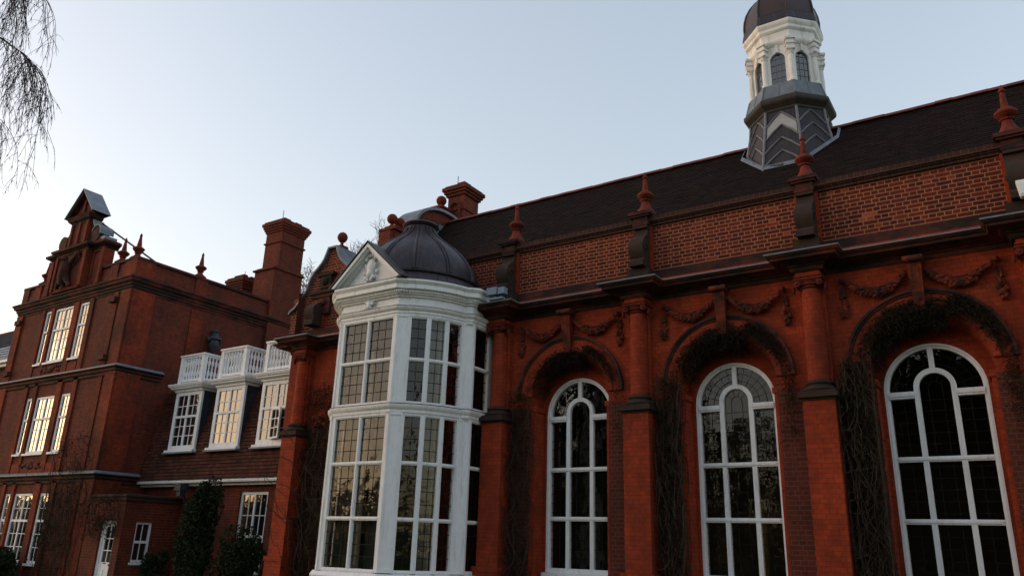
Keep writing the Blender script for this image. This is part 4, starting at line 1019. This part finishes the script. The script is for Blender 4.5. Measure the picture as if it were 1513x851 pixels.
# chimneys
def stack(x0, x1, y0, y1, zs, base, parent=pav):
    c = MB(); c.box(x0, x1, y0, y1, base, zs[2])
    if zs[0]:
        c.box(x0-.17, x1+.06, y0-.17, y1+.06, base, zs[0]); c.box(x0-.24, x1+.12, y0-.24, y1+.12, zs[0], zs[0]+.07); c.box(x0-.14, x1+.08, y0-.14, y1+.08, zs[0]+.07, zs[0]+.14)
    if zs[1]: c.box(x0-.05, x1+.05, y0-.05, y1+.05, zs[1], zs[1]+.06)
    z = zs[2]
    for k, (o, h) in enumerate(((.04, .09), (.08, .09), (.12, .10), (.16, .12), (.10, .08))): c.box(x0-o, x1+o, y0-o, y1+o, z, z+h); z += h
    n = max(2, int((y1-y0)/.5))
    for k in range(n):
        yy = y0+(y1-y0)*(k+.2)/n; c.box(x0+.1, x1-.1, yy, yy+(y1-y0)*.55/n, z, z+.14)
    return obj('chimney', c, REDBR, parent, piv=((x0+x1)/2, (y0+y1)/2, base))
c1 = stack(-24.34, -23.42, 18.60, 19.76, (11.58, 12.75, 13.22), 6.15)
r = MB(); r.tube([(-24.0, 19.0, 13.8), (-24.0, 19.0, 14.35)], .014, 5); obj('lightning_rod', r, IRON, c1)
c2 = stack(-26.2, -25.4, 18.6, 19.3, (0, 0, 11.15), 9.6)
r = MB(); r.tube([(-25.9, 19.0, 11.6), (-25.9, 19.0, 12.05)], .012, 5); obj('lightning_rod', r, IRON, c2)
# hopper head and pipe on the side wall
h = MB(); yy = 16.28
h.lathe(PX1+.14, yy, [(.06,7.0),(.07,7.7),(.10,7.78),(.20,7.95),(.21,8.05),(.17,8.08),(.17,8.18),(.25,8.22),(.25,8.30),(.14,8.34),(.13,8.46),(.16,8.50),(.06,8.6)], 8, rot=pi/8)
h.tube([(PX1+.12, yy, 7.2), (PX1+.12, yy, 6.15)], .06, 8)
for e in (-.22, .22): h.blob((PX1+.14, yy+e, 8.2), .08, .08, .09)
obj('rainwater_head', h, IRON, pav, smooth=40)
# white oriel on the far side of the pavilion
o = MB(); ox, oy = PX0, 15.2; pl_ = [(ox, oy+1.1), (ox-.45, oy+.9), (ox-.7, oy+.45), (ox-.7, oy-.45), (ox-.45, oy-.9), (ox, oy-1.1)]
o.sweep(pl_, [(0,5.6),(.06,5.6),(.1,5.7),(.0,5.75),(0,5.9),(-.03,5.9),(-.03,7.7),(.0,7.7),(.06,7.75),(.14,7.85),(.14,7.92),(0,7.95)])
oro = obj('oriel', o, WHITE, pav, piv=(ox, oy, 5.6))
o = MB(); 
for k in range(5):
    a = Vector(pl_[k]); b = Vector(pl_[k+1]); d = b-a; L = d.length; d /= L; f = Fr(a.x, a.y, d.x, d.y); f.box(o, .08, L-.08, -.02, -.012, 6.0, 7.62)
obj('pane', o, PANE, oro)
o = MB(); vs = []
o.lathe(ox+.12, oy, [(1.0,7.94),(.96,8.2),(.80,8.5),(.5,8.72),(.05,8.8)], 20); obj('oriel_dome', o, LEAD, oro, smooth=50)

# ================================================================== brick porch with the white door
por = thing('brick_porch', (-22.5, 13.9, 0), 'small flat-topped brick porch with a white glazed door, in the dark corner beside the pavilion', 'porch')
PF = Fr(-23.38, 13.02, 1, 0); PS = Fr(-21.54, 13.02, 0, 1)
wl = MB(); PF.wall(wl, 0, 1.84, 0, 2.62, [(.78, 1.54, 0, 2.05)], .16); PS.wall(wl, 0, 1.72, 0, 2.62, [(.42, .92, .95, 2.03)], .12); wl.box(-23.38, -21.54, 13.02, 14.73, 2.6, 2.66)
obj('wall', wl, REDBR, por)
cp = MB(); cp.sweep([(-23.40, 13.02), (-21.54, 13.02), (-21.54, 14.7)], [(-.1,2.60),(.05,2.60),(.05,2.68),(.09,2.70),(.09,2.76),(-.1,2.78)]); cp.box(-23.4, -21.6, 13.1, 14.7, 2.662, 2.74); obj('coping', cp, LICHEN, por)
d_ = MB(); y = -.09
PF.box(d_, .78, .86, y-.07, y+.03, 0, 2.05); PF.box(d_, 1.48, 1.54, y-.07, y+.03, 0, 2.05); PF.box(d_, .86, 1.48, y-.07, y+.03, 1.97, 2.05)
fr0 = obj('door_frame', d_, WHITE, por)
d_ = MB(); a, b = .865, 1.475
PF.box(d_, a, b, y-.05, y, 0, .93); PF.box(d_, a, a+.09, y-.05, y, .93, 1.965); PF.box(d_, b-.09, b, y-.05, y, .93, 1.965); PF.box(d_, a+.09, b-.09, y-.05, y, 1.87, 1.965)
for x in ((a+b)/2,): PF.box(d_, x-.012, x+.012, y-.04, y-.008, .93, 1.87)
for z in (1.24, 1.56): PF.box(d_, a+.09, b-.09, y-.038, y-.01, z-.013, z+.013)
for x0, x1 in ((a+.08, (a+b)/2-.03), ((a+b)/2+.03, b-.08)): PF.box(d_, x0, x1, y, y+.012, .2, .75)
dr = obj('door', d_, WHITE, por)
g = MB(); g.quad(PF.p(a+.09, y-.025, .93), PF.p(b-.09, y-.025, .93), PF.p(b-.09, y-.025, 1.87), PF.p(a+.09, y-.025, 1.87)); obj('pane', g, PANE, dr)
k = MB(); k.blob(PF.p(b-.05, y+.03, .86), .028, .028, .028); PF.box(k, a+.22, a+.36, y, y+.008, .885, .915); obj('handle', k, IRON, dr)
fm, gm = MB(), MB(); sash(PS, fm, gm, .42, .92, .95, 2.03, d=-.05, leaves=1, cols=2, trans=(.5,), rows=(1, 1), fw=.06, sill=True); wo = obj('window', fm, WHITE, por); obj('pane', gm, PANE, wo)

# ================================================================== slate roofed range at the far left
sr_ = thing('slate_roofed_range', (-40, 18, 0), 'dark slate-roofed wing with a blue lead gutter slope at the left edge, beyond the pavilion', 'building')
m = MB(); m.box(-56, -31.0, 16.4, 24, 0, 8.9); obj('wall', m, DARKBR, sr_)
m = MB(); m.box(-56, -31.0, 16.15, 16.39, 8.72, 8.86); m.box(-56, -31.0, 16.0, 16.39, 8.86, 8.98); obj('cornice', m, WHITE, sr_)
m = MB(); tile_slope(m, -56, -31.0, 16.02, 8.99, 16.9, 10.0, 5, .03); m.quad((-56,16.0,8.985),(-31,16.0,8.985),(-31,16.4,8.985),(-56,16.4,8.985)); obj('lower_slope', m, LEAD, sr_, fix=False)
m = MB(); tile_slope(m, -56, -31.0, 16.9, 10.0, 19.4, 12.0, 16, .02); m.quad((-56,19.4,12.0),(-31,19.4,12.0),(-31,24,9),(-56,24,9)); m.quad((-31,16.0,8.98),(-31,19.4,12.0),(-31,24,9),(-31,24,8.9)); obj('roof', m, SLATE, sr_, fix=False)
m = MB(); m.tube([(-56, 19.4, 12.02), (-31, 19.4, 12.02)], .09, 8); obj('ridge_tiles', m, RIDGE, sr_)

# ================================================================== small things on and in the hall
m = MB(); m.box(-9.13, -8.88, 12.66, 12.82, 6.66, 6.82); m.box(-8.86, -8.70, 12.68, 12.82, 6.66, 6.80); m.tube([(-8.95, 12.8, 6.55), (-8.95, 12.8, 6.7)], .03, 6); m.box(-9.1, -8.75, 12.70, 12.80, 6.56, 6.60)
fl = obj('floodlight', m, PGREY, None, piv=(-8.95, 12.75, 6.56)); tag(fl, 'small grey-blue floodlight box on the cornice beside the bay window dome', 'floodlight')
m = MB(); m.prism([(.40, 6.86), (.62, 6.86), (.60, 7.12), (.37, 7.12)], lambda p_, q_, t: (p_, t, q_), 12.95, 13.08); m.tube([(.5, 13.05, 6.6), (.5, 13.05, 6.88)], .025, 6); m.box(.41, .59, 12.935, 12.948, 6.89, 7.09)
fl = obj('floodlight', m, WHITE, None, piv=(.5, 13.05, 6.6)); tag(fl, 'white floodlight on the cornice at the right edge, under the last finial', 'floodlight')
m = MB(); cx = BAYS[1]; m.lathe(cx+.02, 15.0, [(.14,.6),(.14,.75),(.075,.85),(.07,2.45),(.10,2.55),(.11,2.62),(.06,2.66)], 12)
tag(obj('ochre_post', m, OCHRE, None, piv=(cx+.02, 15.0, .6), smooth=40), 'yellow ochre post standing in the room behind the second arched window', 'post')
def curtain(x0, x1, y, z0, z1, lab):
    m = MB(); n = 40; vs = []
    for z in (z0, z1):
        for k in range(n+1): vs.append((x0+(x1-x0)*k/n, y+.035*sin(k*1.9)+.02*sin(k*.7), z))
    for z in (z0, z1):
        for k in range(n+1): vs.append((x0+(x1-x0)*k/n, y+.012+.035*sin(k*1.9)+.02*sin(k*.7), z))
    fs = []
    for k in range(n): fs += [(k, k+1, n+2+k, n+1+k), (2*n+2+k, 3*n+3+k, 3*n+4+k, 2*n+3+k)]
    m.add(vs, fs); tag(obj('curtain', m, CURT, None, piv=((x0+x1)/2, y, z0)), lab, 'curtain')
curtain(-11.85, -11.45, 11.62, .96, 6.05, 'pale grey curtain behind the front left light of the bay window')
curtain(-11.0, -10.75, 11.62, .96, 6.05, 'pale grey curtain behind the front right light of the bay window')
curtain(-10.4, -10.0, 12.3, .96, 6.05, 'pale grey curtain inside the curved lights of the bay window')

# ================================================================== climbers on the arches
def wander(rnd, p, d, n, step, jit, pull=None):
    p = Vector(p); d = Vector(d).normalized(); pts = [p.copy()]
    for _ in range(n):
        d = (d+Vector((rnd.gauss(0, jit), rnd.gauss(0, jit*.7), rnd.gauss(0, jit)))).normalized()
        if pull is not None: d = (d+pull*.25).normalized()
        p = p+d*step; pts.append(p.copy())
    return pts
def climber(cx, xl, seed, lab, arch=1.0, jamb=1.0, right=.3, hang=1.0):
    rnd = random.Random(seed); zc = 4.50
    root = thing('bare_climber', (cx-.9, 13.35, 0), lab, 'climber', 'leafless climbers round the arches')
    st, tw = MB(), MB()
    for k in range(int(60*jamb)):     # stems up the left jamb
        x = rnd.uniform(xl, cx-.80); z = rnd.uniform(0, 3.4); y = rnd.uniform(13.22, 13.43) if x < cx-.87 else rnd.uniform(13.3, 13.8)
        pts = wander(rnd, (x, y, z), (rnd.gauss(0, .15), 0, 1), 9, rnd.uniform(.10, .2), .22, Vector((0, 0, .6)))
        pts = [(min(max(q.x, xl-.02), cx-.80), min(max(q.y, 13.18), 13.5), min(q.z, 4.9)) for q in pts]
        st.tube(pts, [rnd.uniform(.004, .010)]*len(pts), 3)
    for k in range(int(150*jamb*hang)):    # drooping dry strands
        x = rnd.uniform(xl, cx-.76); z = rnd.uniform(1.2, 4.9); y = rnd.uniform(13.2, 13.42)
        pts = wander(rnd, (x, y, z), (rnd.gauss(0, .5), -.2, -1), 7, rnd.uniform(.06, .13), .3, Vector((0, 0, -.5)))
        st.tube([(min(max(q.x, xl-.03), cx-.80), min(max(q.y, 13.12), 13.5), q.z) for q in pts], rnd.uniform(.003, .006), 3)
    def fuzz(n, pos, rad, ln):
        for _ in range(n):
            p = Vector(pos()); d = Vector((rnd.gauss(0, 1), rnd.gauss(-.3, .7), rnd.gauss(-.25, 1))).normalized()
            l = ln*rnd.uniform(.5, 1.3); q = p+d*l*.5+Vector((rnd.gauss(0, .02), 0, rnd.gauss(0, .02))); e = p+d*l+Vector((0, 0, -.03))
            tw.tube([p, q, e], [rad, rad*.8, rad*.3], 3)
            if rnd.random() < .28:     # a withered leaf scrap
                s_ = rnd.uniform(.014, .028); a = Vector((rnd.gauss(0, 1), rnd.gauss(0, 1), rnd.gauss(0, 1))).normalized(); b = a.orthogonal().normalized()
                tw.add([e-a*s_, e+b*s_*.6, e+a*s_, e-b*s_*.6], [(0,1,2,3)])
    def arcpos():
        a = radians(rnd.triangular(8, 176, 100)); r_ = rnd.triangular(.68, .95+.10*arch, .84) if a > 1.2 else rnd.uniform(.98, 1.06+.06*arch); return (cx+r_*cos(a), rnd.uniform(13.42, 13.88) if r_ < .9 else rnd.uniform(13.36, 13.46), zc+r_*sin(a))
    def jambpos(): return (rnd.uniform(xl, cx-.84), rnd.triangular(13.15, 13.46, 13.36), rnd.uniform(.2, 4.7))
    def rightpos(): return (rnd.uniform(cx+.98, cx+1.18), rnd.uniform(13.34, 13.44), rnd.triangular(3.3, 4.9, 4.6))
    fuzz(int(3600*arch), arcpos, .0045, .13); fuzz(int(3000*jamb), jambpos, .005, .13); fuzz(int(420*right), rightpos, .005, .11)
    obj('stem', st, STEM, root, fix=False); obj('twig_mass', tw, TWIG, root, fix=False)
climber(BAYS[0], -8.86, 21, 'thin leafless climber round the first arched window beside the bay window', .75, .55, .15, .5)
climber(BAYS[1], -5.62, 22, 'leafless brown climber round the second arched window, between two columns', 1.5, .9, .5, .8)
climber(BAYS[2], -2.46, 23, 'thick shaggy leafless climber round the rightmost arched window in the photo', 2.0, 1.35, .6, 1.6)
climber(BAYS[3], .76, 24, 'leafless climber at the right edge, beyond the last column', 1.2, .8, .3, 1)
def wall_climber(x0, x1, y, z0, z1, seed, lab, n=60, fz=900, axis=0):
    rnd = random.Random(seed); st, tw = MB(), MB()
    root = thing('bare_climber', ((x0+x1)/2, y, 0), lab, 'climber')
    for k in range(n):
        x = rnd.uniform(x0, x1); pts = wander(rnd, (x, y-rnd.uniform(.02, .12), rnd.uniform(z0, z0+(z1-z0)*.5)), (rnd.gauss(0, .25), 0, 1), 12, (z1-z0)/22*rnd.uniform(.6, 1.2), .28, Vector((0, 0, .4)))
        st.tube([(min(max(q.x, x0), x1), min(q.y, y-.02), min(q.z, z1)) for q in pts], [.011]*6+[.007]*7, 3)
    for k in range(fz):
        p = Vector((rnd.uniform(x0, x1), y-rnd.uniform(.02, .2), rnd.uniform(z0, z1))); d = Vector((rnd.gauss(0, 1), rnd.gauss(-.3, .6), rnd.gauss(0, 1))).normalized()*rnd.uniform(.1, .3)
        tw.tube([p, p+d*.5, p+d+Vector((0, 0, -.03))], [.007, .006, .002], 3)
        if rnd.random() < .5:
            e = p+d; s_ = rnd.uniform(.02, .045); a = Vector((rnd.gauss(0, 1), rnd.gauss(0, 1), rnd.gauss(0, 1))).normalized(); b = a.orthogonal().normalized()
            tw.add([e-a*s_, e+b*s_*.6, e+a*s_, e-b*s_*.6], [(0,1,2,3)])
    obj('stem', st, STEM, root, fix=False); obj('twig_mass', tw, TWIG, root, fix=False)
wall_climber(-14.9, -13.05, WY, .1, 5.3, 31, 'dark leafless climber between the white bay window and the left end column', 90, 2400)
wall_climber(-25.8, -23.7, PY-.05, .1, 4.6, 32, 'wiry leafless creeper on the lower wall of the pavilion', 70, 500)
wall_climber(-23.3, -21.6, 13.0, 1.6, 2.75, 33, 'leafless creeper over the top of the brick porch', 24, 320)

# ================================================================== evergreen shrubs
def shrub(loc, rx, ry, h, n, seed, lab, leaf=.06, mat=LEAF, name='evergreen_shrub', cat='shrub', lumps=9, group=None, stems=True, tall=False):
    rnd = random.Random(seed); root = thing(name, loc, lab, cat, group); m = MB(); X, Y, Z = loc
    L = []
    for k in range(lumps):
        a = rnd.uniform(0, 2*pi); t = rnd.uniform(.2, .95) if tall else rnd.uniform(.25, .85)
        rr = rnd.uniform(.15, .75)*(1-.45*t if tall else 1-.2*t); L.append((X+rx*rr*cos(a), Y+ry*rr*sin(a), Z+h*t, rnd.uniform(.28, .5)))
    for k in range(n):
        c = rnd.choice(L); r_ = c[3]*rnd.uniform(.55, 1.0)**.5; d = Vector((rnd.gauss(0, 1), rnd.gauss(0, 1), rnd.gauss(0, 1))).normalized()
        p = Vector((c[0]+d.x*r_*rx, c[1]+d.y*r_*ry, c[2]+d.z*r_*min(h*.5, rx*1.3)))
        if p.z < Z+.03: p.z = Z+rnd.uniform(.03, .3)
        a = (d+Vector((rnd.gauss(0, .7), rnd.gauss(0, .7), rnd.gauss(0, .7)))).normalized(); b = a.orthogonal().normalized(); b.rotate(Matrix.Rotation(rnd.uniform(0, 6.28), 3, a)); s_ = leaf*rnd.uniform(.6, 1.3)
        m.add([p-a*s_, p+b*s_*.5, p+a*s_, p-b*s_*.5], [(0,1,2,3)])
    obj('foliage', m, mat, root, fix=False)
    if stems:
        s = MB()
        for k in range(7):
            c = rnd.choice(L); s.tube([(X+rnd.uniform(-.1, .1), Y+rnd.uniform(-.1, .1), Z), ((X+c[0])/2, (Y+c[1])/2, Z+h*.3), (c[0], c[1], c[2])], [.03, .022, .01], 5)
        obj('stem', s, BARKG, root)
    return root
shrub((-19.0, 13.7, 0), .85, .55, 2.95, 18000, 41, 'tall dark evergreen shrub against the brick wall under the dormers', .04, lumps=44, tall=True)
shrub((-16.95, 13.45, 0), .95, .55, 1.95, 13000, 42, 'lower rounded evergreen bush under the ground floor window, beside the end pier', .04, lumps=26)
shrub((-20.9, 13.75, 0), .5, .4, 1.35, 1800, 43, 'small straggly shrub at the foot of the porch window', .05, lumps=8)
shrub((-27.4, 12.3, 0), 1.7, .6, 1.25, 11000, 44, 'broad low dark bush at the lower left under the pavilion windows', .06, lumps=34)

# ================================================================== trees
def bare_tree(loc, h, seed, lab, spread=.45, levels=5, thick=.16, group=None, crown0=.3):
    rnd = random.Random(seed); root = thing('bare_tree', loc, lab, 'tree', group); tk, br = MB(), MB()
    def grow(p, d, L, r_, lv):
        pts = [p.copy()]; n = 4
        for i in range(n):
            d = (d+Vector((rnd.gauss(0, .12), rnd.gauss(0, .12), rnd.gauss(.03, .1)))).normalized(); p = p+d*L/n; pts.append(p.copy())
        (tk if lv == 0 else br).tube(pts, [max(r_*(1-.45*i/n), .010) for i in range(n+1)], 7 if lv == 0 else (4 if lv < 2 else 3))
        if lv >= levels:
            for i in range(6):
                q = pts[rnd.randint(1, n)]; e = q+Vector((rnd.gauss(0, 1), rnd.gauss(0, 1), rnd.gauss(.9, .6))).normalized()*L*rnd.uniform(.5, 1.1); br.tube([q, (q+e)/2+Vector((rnd.gauss(0, .02), rnd.gauss(0, .02), 0)), e], [.014, .011, .006], 3)
            return
        k = rnd.randint(4, 5) if lv < 2 else rnd.randint(3, 4)
        for i in range(k):
            t = rnd.uniform(crown0 if lv == 0 else .25, 1); j = min(n-1, int(t*n)); q = pts[j].lerp(pts[j+1], t*n-j)
            ax = d.orthogonal(); ax.rotate(Matrix.Rotation(rnd.uniform(0, 6.28), 3, d)); nd = d.copy(); nd.rotate(Matrix.Rotation(rnd.uniform(spread*.6, spread*1.6), 3, ax))
            grow(q, nd, L*rnd.uniform(.45, .68), r_*.48, lv+1)
        grow(p, d, L*.6, r_*.5, lv+1)
    grow(Vector(loc), Vector((0, 0, 1)), h*.42, thick, 0)
    obj('trunk', tk, BARKG, root, smooth=60, fix=False); obj('crown', br, BARKG, root, fix=False)
    return root
bare_tree((-36.6, 33, 0), 18.6, 51, 'bare winter tree rising behind the tall chimney, left of the ball-topped gable')
bare_tree((-33.4, 33.5, 0), 21.3, 52, 'bare winter tree showing between the shaped gable and the white pediment')
bare_tree((-62, 30, 0), 17, 53, 'bare winter tree behind the slate roof at the far left edge')
bare_tree((-46.0, 33, 0), 14.5, 54, 'small bare tree peeping over the pavilion parapet beside the chimney')

# weeping birch at the top left: trunk outside the frame, hanging twigs inside it
bro = thing('weeping_birch', (-13.4, 2.6, 0), 'weeping birch with thin bare hanging twigs at the top left corner', 'tree')
tk, br = MB(), MB(); rnd = random.Random(77)
tp = [Vector((-13.4, 2.6, 0)), Vector((-13.35, 2.65, 2.5)), Vector((-13.25, 2.6, 5)), Vector((-13.2, 2.7, 7.5)), Vector((-13.05, 2.75, 10)), Vector((-13.0, 2.8, 12.5))]
tk.tube(tp, [.24, .20, .16, .12, .08, .03], 12)
def twig(p, L, r0, lv, d0):
    """a hanging twig: starts along d0, soon droops"""
    d = Vector(d0).normalized(); pts = [Vector(p)]; n = max(5, int(L/.09)); st_ = L/n
    for i in range(n):
        d = (d+Vector((rnd.gauss(0, .10), rnd.gauss(0, .10), -.30+rnd.gauss(0, .06)))).normalized(); pts.append(pts[-1]+d*st_)
    br.tube(pts, [r0*(1-.7*i/n)+.0010 for i in range(n+1)], 3)
    if lv <= 0: return
    for i in range(1, n):
        if rnd.random() < (.55 if lv > 1 else .5):
            t = Vector((rnd.gauss(0, .6), rnd.gauss(0, .6), -.7+rnd.gauss(0, .4))); twig(pts[i], L*rnd.uniform(.18, .45), r0*.55, lv-1, t)
    for i in range(n//2, n):          # catkins and buds
        if rnd.random() < .35: q = pts[i]; br.tube([q, q+Vector((rnd.gauss(0, .01), rnd.gauss(0, .01), -.03))], [.005, .003], 3)
def limb(pts, rs, tw, ln=1.):
    br.tube(pts, rs, 6); P = [Vector(p) for p in pts]
    for k in range(tw):
        t = rnd.uniform(.30, 1)*(len(P)-1); j = min(len(P)-2, int(t)); q = P[j].lerp(P[j+1], t-j); d = (P[j+1]-P[j]).normalized()
        twig(q, rnd.uniform(.6, 1.5)*ln, .0036, 2, d*.7+Vector((rnd.gauss(0, .5), rnd.gauss(0, .5), .15)))
limb([(-13.2, 2.7, 6.2), (-11.8, 2.9, 7.3), (-10.6, 3.05, 7.62), (-9.9, 3.25, 7.42), (-9.55, 3.42, 7.16), (-9.35, 3.5, 6.95)], [.07, .045, .020, .012, .007, .004], 50, .92)
limb([(-13.2, 2.7, 7.2), (-11.6, 2.7, 8.4), (-10.2, 2.85, 8.55), (-9.5, 3.1, 8.2), (-9.2, 3.3, 7.85)], [.06, .04, .02, .011, .004], 46, .9)
limb([(-13.25, 2.65, 5.4), (-12.0, 3.0, 6.5), (-11.0, 3.2, 6.8), (-10.4, 3.4, 6.7), (-10.1, 3.5, 6.5)], [.06, .035, .018, .010, .004], 40, .8)
for k in range(5):
    a = rnd.uniform(2.0, 4.6); z = 7.5+k*.9; e = Vector((-13.1+1.8*cos(a), 2.7+1.8*sin(a), z+.8)); limb([(-13.1, 2.7, z), tuple((Vector((-13.1, 2.7, z))+e)/2+Vector((0, 0, .4))), tuple(e)], [.05, .03, .008], 4)
obj('trunk', tk, BARKW, bro, smooth=60); obj('branches', br, BARK, bro, fix=False)

# dark conifers and a clipped hedge behind the photographer: the arched windows mirror them
def conifer(loc, h, r_, seed, lab):
    rnd = random.Random(seed); root = thing('dark_conifer', loc, lab, 'tree', 'conifers across the lawn'); m = MB()
    for k in range(3600):
        t = rnd.random()**.8; z = h*(.06+.94*t); R_ = r_*(1-t)**.75*rnd.uniform(.5, 1.05)+.1; a = rnd.uniform(0, 2*pi); s_ = rnd.uniform(.25, .55)
        p = Vector((loc[0]+R_*cos(a), loc[1]+R_*sin(a), z)); d = Vector((cos(a), sin(a), -.5+rnd.gauss(0, .3))).normalized(); b = d.cross(Vector((0, 0, 1))).normalized()
        m.add([p-d*s_, p+b*s_*.5, p+d*s_*.8, p-b*s_*.5], [(0,1,2,3)])
    obj('foliage', m, LEAFD, root, fix=False)
    t_ = MB(); t_.tube([(loc[0], loc[1], 0), (loc[0], loc[1], h*.9)], [r_*.09, .03], 8); obj('trunk', t_, BARKG, root)
    return root
C0 = conifer((-4, -30, 0), 17.5, 4.2, 61, 'dark conifer standing across the lawn, behind the photographer')
rnd = random.Random(8)
for x, y, s_ in ((-9, -32, .98), (0.5, -31, 1.05), (-31, -36, 1.1), (-27, -37, 1.1), (-34, -37.5, 1.1), (6, -30, 1.0), (12, -29, 1.1), (18, -30, .95), (24, -27, 1.05), (-14, -33, .72), (-25, -34, .85), (-31.5, -33, .98), (-38, -34, .8), (30, -20, 1.0), (33, -8, .95), (-19.5, -34, .62), (-6.5, -33, 1.0), (-2, -33.5, 1.0), (3, -33, 1.0), (9, -33, 1.0), (15, -32, 1.0), (-11.5, -34, .88), (-28, -35.5, .95), (-35, -35.5, .95), (-89, -31, 1.15)):
    c = copy_tree(C0, (x+4, y+30, 0)); c.scale = (s_, s_, s_)
h = MB(); rnd = random.Random(15)
for k in range(22000):
    p = Vector((rnd.uniform(-135, 34), rnd.uniform(-38.5, -35), 0)); p.z = rnd.uniform(0, 6.2+1.0*mnoise.noise(Vector((p.x*.12, 0, 0)))+(6.0 if -26 < p.x < -10 else 2.5 if p.x > -26 else 0)); a = Vector((rnd.gauss(0, 1), rnd.gauss(0, 1), rnd.gauss(0, 1))).normalized(); b = a.orthogonal().normalized(); s_ = rnd.uniform(.3, .6)
    h.add([p-a*s_, p+b*s_*.6, p+a*s_, p-b*s_*.6], [(0,1,2,3)])
tag(obj('hedge', h, LEAFD, None, piv=(-30, -36, 0), fix=False), 'long dark hedge across the lawn', 'hedge')
BT = bare_tree((-52, -26, 0), 11, 71, 'bare winter tree across the lawn', group='bare trees across the lawn', levels=4)
for x, y, s_ in ((-62, -27, 1.1), (-45, -29, .9), (-70, -20, 1.05), (-80, -26, 1.2)):
    c = copy_tree(BT, (x+52, y+26, 0)); c.scale = (s_, s_, s_)
